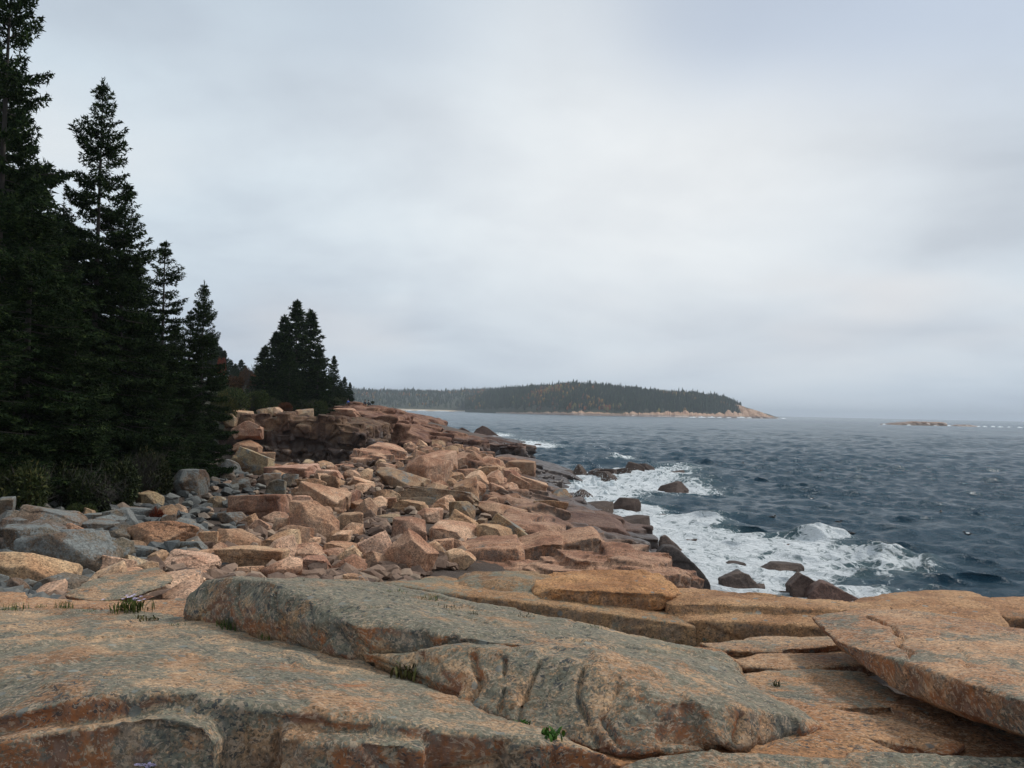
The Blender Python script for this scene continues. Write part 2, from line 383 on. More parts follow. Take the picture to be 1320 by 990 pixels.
# front-left slab the photographer stands beside
lip = pts([(-260, 985, 3.9), (-120, 950, 3.9), (0, 930, 3.9), (60, 914, 3.9), (130, 895, 3.92), (190, 888, 3.95), (245, 892, 3.95), (290, 913, 3.9), (330, 920, 3.9), (400, 918, 3.95), (450, 926, 3.92), (520, 938, 3.9), (560, 943, 3.9), (600, 940, 3.95), (660, 945, 3.95), (705, 953, 3.92), (748, 964, 3.9), (790, 974, 3.9)])
back = pts([(-300, 790, 6.7), (0, 783, 6.9), (100, 784, 6.8), (200, 790, 6.6), (290, 800, 6.4), (380, 836, 5.7), (470, 852, 5.25), (560, 892, 4.7), (640, 925, 4.4)])
A_hull = lip+back+[p+np.array([0, -.02, -.9]) for p in lip]+down(back, 4.6)
low = pts([(-200, 1000, 3.72), (0, 955, 3.74), (90, 945, 3.74), (150, 935, 3.75), (190, 922, 3.76), (225, 925, 3.76), (262, 935, 3.74), (280, 960, 3.74)])
A_low = low+[p+np.array([0, -.07, -.8]) for p in low]+[p+np.array([0, .5, -.1]) for p in low]
rgt = pts([(360, 952, 3.80), (430, 950, 3.82), (520, 960, 3.80), (548, 962, 3.8)])
A_rgt = rgt+[p+np.array([0, -.05, -.8]) for p in rgt]+[p+np.array([0, .5, 0]) for p in rgt]
slab('broad tan granite slab with dark streaks and grey lichened front face, nearest on the left', [A_hull, A_low, A_rgt], .020, (1.0, .96, .86, .49), **FG, seed=3, cuts=[([(352, 924), (358, 955), (354, 990)], 0.011, 0.043), ([(548, 945), (552, 990)], 0.011, 0.031), ([(140, 905), (120, 940), (132, 985)], 0.011, 0.031), ([(20, 935), (40, 985)], 0.011, 0.025), ([(250, 893), (262, 925), (258, 985)], 0.011, 0.025), ([(640, 948), (655, 985)], 0.011, 0.031),
  ([(60, 842), (180, 850), (300, 862), (420, 880)], 0.011, 0.011), ([(0, 812), (120, 806), (240, 818)], 0.011, 0.012), ([(330, 820), (370, 850), (440, 872)], 0.011, 0.009)])

# long lichened block lying across the middle: upper course and lower course with a crack between
cr1 = pts([(240, 770, 6.45), (265, 748, 6.45), (300, 746, 6.3), (345, 750, 6.0), (400, 770, 5.7), (440, 797, 5.35), (458, 809, 5.22), (530, 812, 5.12), (620, 822, 5.0), (728, 839, 4.92)])
bk1 = pts([(345, 744, 7.0), (420, 746, 7.1), (480, 750, 7.2), (560, 772, 6.8), (640, 793, 6.4), (760, 810, 6.1), (860, 825, 5.9), (930, 842, 5.7), (955, 862, 5.5)])
ft1 = pts([(234, 792, 6.4), (268, 798, 6.35), (312, 803, 6.22), (352, 817, 5.92), (380, 834, 5.62), (440, 842, 5.3), (475, 840, 5.17), (530, 836, 5.08), (620, 842, 4.97), (728, 846, 4.92)])
slab('upper course of the long grey-green lichened block, dark stained face at its left end', [cr1+bk1+ft1+[p+np.array([0, .12, -.25]) for p in ft1]+down(bk1, 4.9)], .018, (1.0, .98, .86, .58), **FG, seed=8, cuts=[([(262, 752), (268, 795)], 0.012, 0.043), ([(303, 752), (300, 775), (308, 800)], 0.013, 0.056), ([(352, 756), (350, 785), (356, 816)], 0.013, 0.056), ([(398, 775), (408, 835)], 0.011, 0.037), ([(486, 756), (540, 772), (592, 790), (640, 802)], 0.013, 0.031), ([(500, 757), (560, 764), (610, 778)], 0.011, 0.025), ([(730, 840), (790, 852), (850, 858)], 0.011, 0.025), ([(440, 800), (470, 838)], 0.011, 0.031)])
cr2 = pts([(472, 843, 5.1), (545, 836, 4.98), (640, 840, 4.82), (720, 845, 4.72), (765, 853, 4.6), (850, 893, 4.3), (872, 900, 4.26), (950, 913, 4.35), (1058, 932, 4.62)])
bk2 = pts([(700, 822, 5.3), (800, 826, 5.5), (925, 846, 5.55), (950, 870, 5.3)])
ft2 = pts([(480, 855, 5.06), (560, 893, 4.74), (640, 918, 4.54), (700, 947, 4.28), (760, 967, 4.1), (830, 970, 4.05), (900, 964, 4.15), (980, 957, 4.32), (1057, 939, 4.6)])
slab('lower course of the long lichened block, with orange broken corner and pointed right end', [cr2+bk2+ft2+[p+np.array([0, .15, -.2]) for p in ft2]+down(bk2, 4.9)], .018, (1.04, .96, .83, .53), big=(.05, 1.5), mid=(.014, 6), fine=(.006, 20), block=((.30, .30, .40), .13), crack=.024, seed=12, smooth=1, cuts=[([(610, 842), (618, 875), (600, 905)], 0.018, 0.062), ([(648, 845), (645, 880), (640, 915)], 0.013, 0.062), ([(692, 850), (672, 895), (668, 925)], 0.012, 0.056), ([(745, 855), (740, 900), (765, 958)], 0.013, 0.056), ([(800, 880), (775, 925), (800, 962)], 0.012, 0.050), ([(880, 905), (905, 925), (895, 960)], 0.011, 0.050), ([(960, 918), (950, 955)], 0.011, 0.050), ([(540, 842), (545, 880)], 0.011, 0.037), ([(720, 870), (850, 905)], 0.011, 0.019)])

# tilted slab on the right
tC = pts([(1045, 795, 6.4), (1100, 786, 6.6), (1160, 786, 6.5), (1260, 800, 6.1), (1340, 812, 5.8), (1480, 835, 5.5), (1047, 798, 6.3), (1075, 826, 5.6), (1110, 841, 5.3), (1165, 847, 5.05), (1200, 856, 4.85), (1260, 880, 4.4), (1322, 905, 4.0), (1480, 962, 3.4)])
uC = pts([(1056, 808, 6.25), (1088, 842, 5.57), (1140, 880, 5.05), (1200, 907, 4.85), (1260, 927, 4.45), (1320, 946, 4.1), (1480, 1010, 3.45), (1130, 812, 6.5), (1300, 832, 6.0), (1480, 870, 5.5)])
slab('tilted tan slab with thick dark overhanging edge and black zigzag crack, far right', [tC+uC], .018, (1.12, .98, .84, .36), big=(.02, 1.2), mid=(.009, 5), fine=(.004, 22), block=((.5, .5, .4), .05), crack=.014, seed=21, smooth=1, cuts=[([(1118, 790), (1136, 798), (1150, 803), (1153, 812), (1162, 817), (1158, 824), (1172, 836), (1168, 844)], 0.013, 0.062), ([(1155, 815), (1175, 812)], 0.011, 0.025), ([(1162, 847), (1168, 870), (1150, 888)], 0.011, 0.031), ([(1260, 882), (1300, 905)], 0.011, 0.019), ([(1235, 830), (1248, 845), (1242, 856)], 0.011, 0.025)])

# thin beds between the long block and the tilted slab
BD = dict(big=(.02, 1.3), mid=(.010, 5), fine=(.004, 24), strata=(14, .02), block=((.6, .45, .12), .03), crack=.008)
def bed(label, top, thick, color, seed, m=None, **kw):
    T = pts(top); q = dict(BD); q.update(kw)
    return slab(label, [T+[p+np.array([0, .03, -thick]) for p in T]], .014, color, m, name='layered_rock', group='thin bedrock layers beside the tilted slab', seed=seed, **q)
bed('thin uppermost rock layer just below the pale ridge, right of the long block', [(905, 828, 6.5), (985, 821, 6.8), (1085, 819, 7.0), (1110, 828, 6.6), (1000, 839, 6.3), (925, 836, 6.3)], .07, (.95, .85, .72, .35), 31)
bed('second rock layer with a shadowed step above and below it', [(945, 848, 6.1), (1000, 842, 6.35), (1100, 840, 6.5), (1130, 856, 6.0), (1040, 862, 5.85), (960, 858, 5.9)], .10, (.95, .82, .68, .30), 32)
bed('rounded knob of tan rock at the back corner of the long block', [(880, 830, 6.2), (930, 836, 6.15), (948, 848, 6.0), (945, 862, 5.8), (900, 850, 5.9)], .2, (1.05, .85, .65, .2), 37)
bed('broad flat layer with a grey lichen patch and a small plant on it', [(940, 870, 5.6), (1010, 862, 5.9), (1110, 866, 5.8), (1160, 896, 5.2), (1150, 910, 5.0), (1080, 913, 4.92), (1010, 905, 5.0), (965, 890, 5.25)], .10, (1.02, .88, .70, .50), 33)
bed('narrow sloping plank of rock under the broad flat layer', [(985, 893, 5.15), (1080, 916, 4.85), (1150, 926, 4.8), (1245, 958, 4.45), (1225, 972, 4.35), (1100, 950, 4.5), (1010, 912, 4.9)], .12, (1.0, .82, .64, .30), 34)
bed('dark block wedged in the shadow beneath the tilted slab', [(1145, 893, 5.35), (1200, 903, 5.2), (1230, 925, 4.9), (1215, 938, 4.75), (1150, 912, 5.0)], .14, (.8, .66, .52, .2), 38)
bed('lowest sloping layer running down past the pointed end of the long block', [(900, 905, 5.0), (985, 900, 5.05), (1040, 925, 4.75), (1140, 965, 4.4), (1200, 985, 4.2), (1080, 985, 4.15), (960, 962, 4.3)], .15, (.98, .80, .60, .30), 35)
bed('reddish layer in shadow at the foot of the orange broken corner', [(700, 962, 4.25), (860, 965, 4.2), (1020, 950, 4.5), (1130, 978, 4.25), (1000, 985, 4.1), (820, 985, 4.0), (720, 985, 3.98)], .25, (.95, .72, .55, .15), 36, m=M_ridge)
tH = pts([(800, 985, 3.98), (850, 975, 4.02), (905, 968, 4.1), (1000, 973, 4.05), (1130, 971, 4.15), (1320, 976, 4.15), (1500, 984, 4.2), (700, 1120, 3.2), (1500, 1120, 3.4)])
slab('grey lichened slab cut off by the bottom edge, lower right', [tH+[p+np.array([0, .02, -.3]) for p in tH]], .02, (.97, .95, .87, .54), **FG, seed=40)

bu = pts([(1090, 900, 5.3), (1240, 905, 5.3), (1500, 930, 5.0), (1500, 1100, 3.4), (1150, 1000, 4.2)])
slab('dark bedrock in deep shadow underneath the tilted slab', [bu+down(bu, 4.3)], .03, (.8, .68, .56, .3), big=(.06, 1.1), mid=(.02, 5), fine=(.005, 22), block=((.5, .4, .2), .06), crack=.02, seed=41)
# pale ridge behind, golden boulder, low front-left ledges
rt = pts([(560, 766, 8.4), (640, 778, 8.2), (700, 788, 8.0), (760, 793, 7.95), (800, 797, 7.9), (880, 803, 7.75), (900, 808, 7.7)])
slab('long low brown ledge directly under the golden boulder', [rt+[p+np.array([0, .8, .02]) for p in rt]+[p+np.array([0, -.1, -.55]) for p in rt]+pts([(480, 752, 8.3), (520, 756, 8.2)])], .022, (1.0, .88, .74, .42), M_ridge, big=(.03, 1.2), mid=(.012, 5), fine=(.004, 22), block=((.7, .5, .25), .05), crack=.012, seed=50)
r1 = pts([(858, 776, 8.1), (880, 770, 8.2), (940, 771, 8.25), (1000, 777, 8.05), (1060, 783, 7.85), (1110, 787, 7.7), (1145, 790, 7.6)])
r2 = pts([(860, 800, 7.9), (900, 797, 7.8), (1000, 803, 7.55), (1100, 808, 7.35)])
slab('pale tan ridge with a level joint, between the sea and the thin rock layers', [r1+[p+np.array([0, .5, -.02]) for p in r1]+[p+np.array([0, -.06, -.2]) for p in r1], [p+np.array([0, -.02, -.01]) for p in r2]+[p+np.array([0, .6, .02]) for p in r2]+[p+np.array([0, -.07, -.35]) for p in r2]], .02, (1.15, 1.0, .85, .18), M_ridge, big=(.035, 1.3), mid=(.012, 5), fine=(.004, 22), block=((.9, .5, .2), .05), crack=.014, seed=51)
f1 = pts([(690, 752, 8.5), (720, 746, 8.6), (790, 742, 8.7), (840, 744, 8.7), (866, 750, 8.6), (878, 764, 8.4), (874, 774, 8.3), (852, 788, 8.12), (780, 791, 8.05), (700, 781, 8.2), (684, 766, 8.3)])+pts([(866, 766, 8.2), (800, 762, 8.08), (720, 760, 8.16)])
slab('golden rounded boulder with a smooth bulging face, resting on the long low ledge', [f1+[p+np.array([0, .55, -.03]) for p in f1[:6]]+[p+np.array([0, .45, -.05]) for p in f1[6:]]], .018, (1.3, 1.02, .74, .12), M_ridge, smooth=2, name='boulder', big=(.06, 1.5), mid=(.018, 5), fine=(.006, 22), block=((.55, .5, .4), .07), crack=.012, seed=52)
f2 = pts([(583, 757, 8.65), (600, 749, 8.75), (640, 747, 8.7), (690, 749, 8.7), (715, 754, 8.6), (700, 779, 8.25), (650, 770, 8.4), (612, 764, 8.55)])
slab('dark brown wedge-shaped stone tapering out to the left of the golden boulder', [f2+[p+np.array([0, .5, 0]) for p in f2]], .018, (.85, .78, .70, .42), M_ridge, name='boulder', big=(.03, 1.6), mid=(.012, 6), fine=(.004, 25), block=((.5, .4, .3), .05), crack=.01, seed=53)
k1 = pts([(1130, 789, 8.2), (1185, 776, 8.8), (1240, 772, 9.0), (1292, 773, 9.0), (1304, 780, 8.8), (1305, 792, 8.5)])
slab('low rounded ridge on the skyline of rock at far right, against the water', [k1+[p+np.array([0, .7, -.05]) for p in k1]+[p+np.array([0, -.05, -.4]) for p in k1]], .022, (1.15, .98, .82, .15), M_ridge, smooth=5, big=(.03, 1.3), mid=(.012, 5), fine=(.004, 22), block=((.8, .5, .3), .04), crack=.01, seed=54)
k2 = pts([(1175, 797, 7.6), (1220, 786, 8.0), (1286, 786, 8.0), (1300, 803, 7.6), (1300, 808, 7.5)])
slab('small smooth hump with a rusty hollow, behind the tilted slab', [k2+[p+np.array([0, .5, 0]) for p in k2]+[p+np.array([0, -.05, -.4]) for p in k2]], .02, (1.18, 1.0, .84, .15), M_ridge, smooth=5, big=(.03, 1.4), mid=(.012, 5), fine=(.004, 22), seed=55)
k3 = pts([(1296, 795, 8.2), (1320, 785, 8.6), (1400, 785, 8.6), (1480, 800, 8.0)])
slab('low tan rock at the right edge beyond the tilted slab', [k3+[p+np.array([0, .6, 0]) for p in k3]+[p+np.array([0, -.05, -.5]) for p in k3]], .022, (1.1, .9, .75, .2), M_ridge, smooth=4, big=(.03, 1.4), mid=(.012, 5), fine=(.004, 22), seed=56)
for lb, L, th, sd, c4 in (('low pale ledge at the left edge with tufts of grass along its front', [(-120, 770, 7.6), (0, 762, 7.7), (34, 762, 7.6), (30, 782, 7.0), (-120, 785, 7.0)], .3, 57, (1.12, .98, .82, .15)),
                          ('narrow pale ledge in front of the flat overhanging boulder', [(28, 772, 7.5), (88, 772, 7.45), (160, 776, 7.3), (165, 787, 7.0), (90, 786, 6.95), (30, 786, 6.95)], .2, 58, (1.12, .95, .80, .18)),
                          ('flat pale ledge between the purple asters and the long lichened block', [(160, 778, 7.3), (235, 770, 7.5), (262, 782, 6.9), (262, 800, 6.5), (165, 791, 6.8)], .2, 59, (1.08, .92, .76, .2))):
    T = pts(L)
    slab(lb, [T+[p+np.array([0, 0, -th]) for p in T]], .02, c4, big=(.03, 1.4), mid=(.012, 5), fine=(.004, 22), block=((.6, .4, .2), .04), crack=.012, seed=sd)

# ------------------------------------------------------------------ bedrock ledges going down to the water
def ledge(top, Y, depth, rise=0.0, drop=2.0, flare=.3):
    T = [P(x, y, Y if q is None else q) for x, y, q in [(a+(None,))[:3] for a in top]]
    return T+[p+np.array([0, depth, rise]) for p in T]+[p+np.array([0, -flare, -drop]) for p in T]+[p+np.array([0, depth, -drop]) for p in T]
LG = dict(big=(.14, .35), mid=(.05, 1.3), fine=(.014, 5), block=((1.3, 1.3, .7), .30), crack=.07)
def ledges(label, hulls, vox, color, m=None, name='bedrock_ledge', smooth=2, **kw):
    q = dict(LG); q.update(kw)
    return mk(name, solid(hulls, vox, smooth, name, **q), m or M_ledge, label, 'rock', 'bedrock ledges above the waterline', color=color)
def blocky(tab, Y0, Y1, n, sz, seed, zoff=0.0, keep=None):
    """joint blocks of bedrock under a skyline given in photo columns"""
    r = random.Random(seed); out = []; xs_ = [q[0] for q in tab]; ys_ = [q[1] for q in tab]
    for k in range(n):
        px = r.uniform(xs_[0], xs_[-1]); v = r.random(); Yb = Y0+(Y1-Y0)*v
        zt = P(px, float(np.interp(px, xs_, ys_)), Y1)[2]-(1-v)*sz*r.uniform(.5, 1.3)-sz*.25*abs(r.gauss(0, 1))+zoff; X_ = P(px, 600, Yb)[0]; h = sz*r.uniform(.8, 1.6)
        out.append(jbox((X_, Yb, zt-h/2), (sz*r.uniform(1.0, 2.8), sz*r.uniform(.9, 1.8), h), r.gauss(.1, .25), r.gauss(0, .07), r.gauss(.06, .07), r, .10))
    return out
ledges('reddish jointed ledge just beyond the golden boulder, broken blocks at its right end',
       [[p-np.array([0, 0, .75]) for p in h_] for h_ in (ledge([(572, 738), (600, 731), (636, 730)], 18.4, 3, .1), ledge([(632, 740), (700, 735), (760, 733), (850, 738)], 18.6, 3, .1, flare=.2), ledge([(740, 728), (785, 718), (822, 712), (846, 722)], 20.2, 2.0, .0, flare=.4))]
       + blocky([(572, 724), (610, 719), (650, 722), (690, 714), (720, 709), (760, 704), (785, 704), (822, 699), (842, 704), (862, 720), (884, 738)], 17.6, 21.4, 150, .66, 5), .045, (1.08, .95, .86, .15), smooth=1, seed=60, big=(.05, .6), mid=(.03, 2), fine=(.012, 6), block=((.8, .8, .5), .14), crack=.05)
ledges('tan humped ledge behind the reddish jointed ledge', [ledge([(718, 703), (745, 695), (770, 690), (780, 698), (780, 712)], 24, 2.0), ledge([(580, 714), (612, 708), (668, 706), (672, 716)], 21.5, 2.5), ledge([(660, 712), (700, 700), (726, 700)], 23, 2.0)], .06, (1.15, 1.0, .88, .15), seed=61)
M_dark = granite('dark_ledge_granite', [(.08, .042, .032), (.13, .07, .052), (.19, .115, .085)], lichen=(.05, .045, .04), scale=.7, wet=(.3, 1.6))
ledges('long dark brown ledge with square joints, its wet tip reaching into the surf',
       [ledge([(655, 686), (668, 674), (740, 674), (796, 681), (812, 690), (816, 698)], 38, 3.5, .2, 3), ledge([(690, 676), (735, 669), (785, 669), (815, 678)], 43, 4, 0, 3)]
       + blocky([(655, 668), (690, 660), (735, 658), (785, 660), (810, 668), (830, 680), (836, 690)], 37.6, 44, 90, 1.0, 9), .09, (1, 1, 1, .15), M_dark, seed=62, smooth=1, big=(.08, .5), mid=(.04, 1.6), fine=(.014, 6), block=((.8, .8, .6), .16), crack=.06)
ledges('smooth brown apron of rock sloping to the surf below the pale square boulder',
       [ledge([(620, 650), (660, 640), (700, 640), (742, 655)], 52, 6, .3, 3), ledge([(590, 636), (640, 622), (690, 628), (730, 644)], 60, 8, .2, 3), ledge([(700, 650), (740, 652), (775, 664)], 48, 5, 0, 3)], .12, (.9, .78, .70, .15), seed=63)
ledges('reddish ridge of bedrock running across behind the boulder pile',
       [ledge([(560, 620), (600, 612), (640, 616), (680, 630)], 66, 7, .2, 3), ledge([(640, 622), (680, 620), (705, 628)], 68, 6, 0, 3)], .13, (1.1, .92, .82, .1), seed=64)
ledges('long smooth slab dropping gently seaward, farthest ledge before the white surf',
       [ledge([(632, 596), (655, 592), (690, 598), (720, 606), (742, 614)], 88, 9, .1, 3), ledge([(700, 604), (735, 612), (752, 620)], 84, 6, 0, 3), ledge([(648, 612), (700, 614), (735, 624), (742, 636)], 78, 6, .1, 3)], .14, (1.0, .86, .76, .1), seed=65)
for lb, h_, sd in (('rounded pink hump of bedrock in the middle distance, beside the dark cove', ledge([(522, 606), (540, 596), (556, 598), (574, 612)], 62, 6, .2, 3), 66), ('low pink bedrock rise right of the rounded hump', ledge([(560, 604), (590, 592), (622, 600)], 76, 6, 0, 3), 661), ('farthest pink bedrock rise on the skyline of the pile', ledge([(545, 590), (580, 580), (604, 582), (630, 594)], 92, 6, 0, 3), 662)):
    ledges(lb, [h_], .11, (1.15, 1.0, .92, .08), seed=sd, block=((1.0, 1.0, .8), .3), smooth=1)
ledges('pale creamy fractured outcrop standing highest at the edge of the dark cove', [ledge([(463, 592), (468, 580), (476, 574), (500, 577), (514, 584), (516, 594)], 63, 4, .1, 3, .4), ledge([(457, 606), (465, 600), (480, 602), (490, 608)], 60, 3, 0, 2)]+blocky([(462, 580), (470, 571), (484, 569), (502, 572), (516, 581)], 60.5, 64, 26, 1.1, 6, -.1), .085, (1.5, 1.38, 1.28, .05), smooth=1, seed=67, big=(.08, .5), mid=(.05, 1.5), block=((.9, .9, .9), .22), crack=.07)
ledges('pink broken outcrop below the creamy outcrop', [ledge([(424, 606), (432, 599), (466, 603), (468, 612)], 56, 2.5, 0, 2, .2), ledge([(484, 606), (500, 600), (520, 612)], 57, 2.5)], .10, (1.25, 1.05, .95, .05), seed=68)

# headland across the cove: stacked jointed beds
HB = [ledge([(284, 552), (300, 540), (330, 532), (352, 536)], 80, 20, .5, 6, .6), ledge([(335, 538), (400, 533), (452, 541), (466, 548)], 79, 22, .3, 7, .3),
      ledge([(330, 570), (400, 560), (440, 556), (462, 562)], 77, 6, .2, 6, .3), ledge([(286, 585), (330, 578), (350, 590)], 76, 6, 0, 5, .5),
      ledge([(410, 530), (440, 521), (470, 525), (500, 533)], 108, 25, .6, 8, .5), ledge([(455, 545), (480, 540), (520, 548), (545, 556)], 106, 20, .5, 7, .6),
      ledge([(430, 524), (455, 517), (480, 522), (510, 533), (530, 541)], 128, 30, .3, 9, .5), ledge([(440, 519), (458, 516), (478, 520), (494, 526)], 150, 30, 0, 9, .5),
      ledge([(470, 533), (510, 538), (545, 546), (565, 552)], 138, 20, .2, 6, .8), ledge([(520, 556), (550, 552), (590, 562), (606, 570), (612, 576)], 140, 16, .3, 6, 1.5),
      ledge([(480, 556), (520, 560), (545, 566), (560, 576)], 120, 14, .5, 6, 1), ledge([(570, 560), (610, 563), (640, 568), (664, 571), (672, 574)], 162, 12, .3, 5, 1.0),
      ledge([(500, 532), (530, 536), (556, 541), (566, 545)], 165, 22, 0, 7, 1), ledge([(560, 553), (600, 560), (628, 567)], 172, 12, 0, 5, 1)]
hr = random.Random(33)
def crestz(px, Y, tab):                # height of the silhouette at a photo column
    return P(px, float(np.interp(px, [q[0] for q in tab], [q[1] for q in tab])), Y)[2]
HT = [(400, 533), (430, 524), (458, 517.5), (480, 522), (500, 528), (530, 538), (560, 548), (600, 562), (640, 568), (672, 573.5)]
for k in range(230):                   # joint blocks stepping over the headland
    Yb = hr.uniform(102, 172); px = hr.uniform(425, 668)
    frac = (px-425)/245; Yb = 104+(Yb-102)*(.55+.45*frac)+frac*30*hr.random()
    zt = crestz(px, Yb, HT)-abs(hr.gauss(0, 1))*(1.6 if px < 600 else .5)-max(0, (138-Yb))*.045*(px < 600)
    if zt < .3: zt = .3
    X_ = P(px, 540, Yb)[0]; L = hr.uniform(1.8, 6)*(1 if px < 610 else .7)
    HB.append(jbox((X_, Yb, zt-1.2), (L, hr.uniform(3, 8), 2.4), hr.gauss(.25, .35), hr.gauss(-.05, .05), hr.gauss(.10, .07), hr))
mk('rocky_headland', solid([[p-np.array([0, 0, .9]) for p in h_] for h_ in HB[4:11]]+HB[11:], .24, 1, 'rocky_headland', big=(.22, .14), mid=(.16, .5), fine=(.06, 1.6), block=((2.4, 2.4, 1.3), .9), crack=.35, strata=(.55, .25), seed=70),
   M_head, 'red-brown headland of stacked jointed granite running out to the bay', 'headland', color=(1.0, .92, .85, .2))
CL = []
CLT = [(284, 546), (300, 538), (330, 532), (352, 534), (400, 535), (440, 541), (462, 547), (474, 566)]
for row in range(5):                   # the cliff: courses of joint blocks, the upper ones overhanging a little
    px = 284
    while px < 470:
        wp = hr.uniform(14, 34); Yb = 81.2+(px-284)*.008+hr.uniform(-.9, .9)-(4-row)*.45; wm = wp*Yb/F; zt = crestz(px+wp/2, Yb, CLT); hs = (zt-.2)/5
        zc = .2+hs*(row+.5)+hr.uniform(-.25, .25)-(.3 if row == 4 else 0)
        CL.append(jbox((P(px+wp/2, 540, Yb)[0], Yb+2.2, zc), (wm*1.05, 4.4, hs*hr.uniform(1.1, 1.9)), hr.gauss(0, .12), hr.gauss(0, .05), hr.gauss(.04, .06), hr, .08)); px += wp*.92
CL += [ledge([(284, 556), (300, 548), (335, 543), (400, 541), (452, 549), (464, 554)], 82.0, 20, .3, 7, .1)]
mk('cove_cliff', solid(CL, .14, 1, 'cove_cliff', big=(.12, .3), mid=(.10, .9), fine=(.04, 3), block=((1.0, 1.0, 1.3), .65), crack=.38, seed=75), M_cliff, 'dark steep cliff of broken joint blocks at the back of the cove', 'cliff', color=(1.0, .95, .85, .3))
AB = []
for k in range(430):                   # jointed bedrock sloping down to the water beyond the pile
    Yb = 26+92*hr.random()**1.1; px = hr.uniform(530, 810); X_ = (px-660)/F*Yb; zg = float(zland(X_, Yb))
    if zg < -.7 or X_ < -12: continue
    if (px < 640 and Yb < 58) or (px < 665 and Yb < 40): continue
    AB.append(jbox((X_, Yb, zg-.62+hr.uniform(-.2, .30)-(.35 if Yb > 85 else 0)), (hr.uniform(1.3, 3.6), hr.uniform(.9, 2.2), hr.uniform(1.1, 2.0)), hr.gauss(-.15, .45), hr.gauss(0, .10), hr.gauss(.10, .12), hr, .12))
for k in range(110):                   # and below the front slabs on the seaward side
    X_, Yb = hr.uniform(4.5, 15), hr.uniform(6, 25); zg = float(zland(X_, Yb))
    if zg < -.8 or (EYE-zg-.9)/Yb < (790-529)/F: continue
    AB.append(jbox((X_, Yb, zg-.45+hr.uniform(-.2, .3)), (hr.uniform(1.2, 3), hr.uniform(.9, 2.0), hr.uniform(1.0, 1.8)), hr.gauss(-.15, .45), hr.gauss(0, .10), hr.gauss(.05, .12), hr, .12))
mk('shore_bedrock', solid(AB, .12, 1, 'shore_bedrock', big=(.10, .3), mid=(.06, 1.0), fine=(.03, 3), block=((1.3, 1.3, .8), .22), crack=.12, seed=78), M_ledge, kind='structure', color=(1.05, .95, .88, .1))

# ------------------------------------------------------------------ boulders
def cut_rock(seed, kind='block', n=11, vox=.030):
    """an angular stone: a box planed by random joints, edges worn, unit size"""
    r = random.Random(seed); bm = bmesh.new(); bmesh.ops.create_cube(bm, size=1.0)
    for k in range(n):
        if kind == 'round': d = Vector((r.gauss(0, 1), r.gauss(0, 1), r.gauss(0, 1))).normalized(); off = r.uniform(.36, .46)
        elif kind == 'slab':
            d = Vector((r.gauss(0, 1), r.gauss(0, 1), r.gauss(0, .35))).normalized(); off = r.uniform(.36, .56)
        elif kind == 'wedge':
            d = Vector((r.uniform(-1, 1), r.uniform(-1, .2), r.uniform(.2, 1))).normalized() if k < 4 else Vector((r.gauss(0, 1), r.gauss(0, 1), r.gauss(0, 1))).normalized(); off = r.uniform(.26, .46) if k < 4 else r.uniform(.4, .55)
        else: d = Vector((r.gauss(0, 1), r.gauss(0, 1), r.gauss(0, 1))).normalized(); off = r.uniform(.36, .54)
        g = bm.verts[:]+bm.edges[:]+bm.faces[:]
        res = bmesh.ops.bisect_plane(bm, geom=g, dist=1e-6, plane_co=d*off, plane_no=d, clear_outer=True)
        e = [x for x in res['geom_cut'] if isinstance(x, bmesh.types.BMEdge)]
        if e:
            bmesh.ops.holes_fill(bm, edges=e, sides=0)
    V = np.array([v.co for v in bm.verts]); lo, hi = V.min(0), V.max(0)
    for v in bm.verts: v.co = [(c-(l+h)/2)/(h-l) for c, l, h in zip(v.co, lo, hi)]
    me = remeshed(bm, vox, 5 if kind == 'round' else 1, 'boulder')
    weather(me, big=(.018, 2.3), mid=(.010, 7), fine=(.005, 19), block=((.5, .5, .45), .05 if kind != 'round' else .02), crack=.014, seed=seed, shift=(seed*3.7, 0, 0))
    V = co_of(me); lo, hi = V.min(0), V.max(0); set_co(me, (V-(lo+hi)/2)/(hi-lo))
    return me
SHAPES = {'b': [cut_rock(100+i, 'block', 9+i % 5) for i in range(10)], 's': [cut_rock(200+i, 'slab', 10) for i in range(6)],
          'w': [cut_rock(300+i, 'wedge', 9) for i in range(5)], 'r': [cut_rock(400+i, 'round', 16) for i in range(4)]}
TONE = {'g': (.42, .44, .43, .52), 'd': (.30, .32, .32, .44), 'p': (1.12, .95, .86, .14), 't': (1.12, 1.0, .84, .22), 'b': (.86, .70, .60, .14), 'c': (1.38, 1.22, 1.08, .10),
        'y': (.80, .78, .66, .42), 'k': (1, 1, 1, .1)}
rr = random.Random(5); used = []
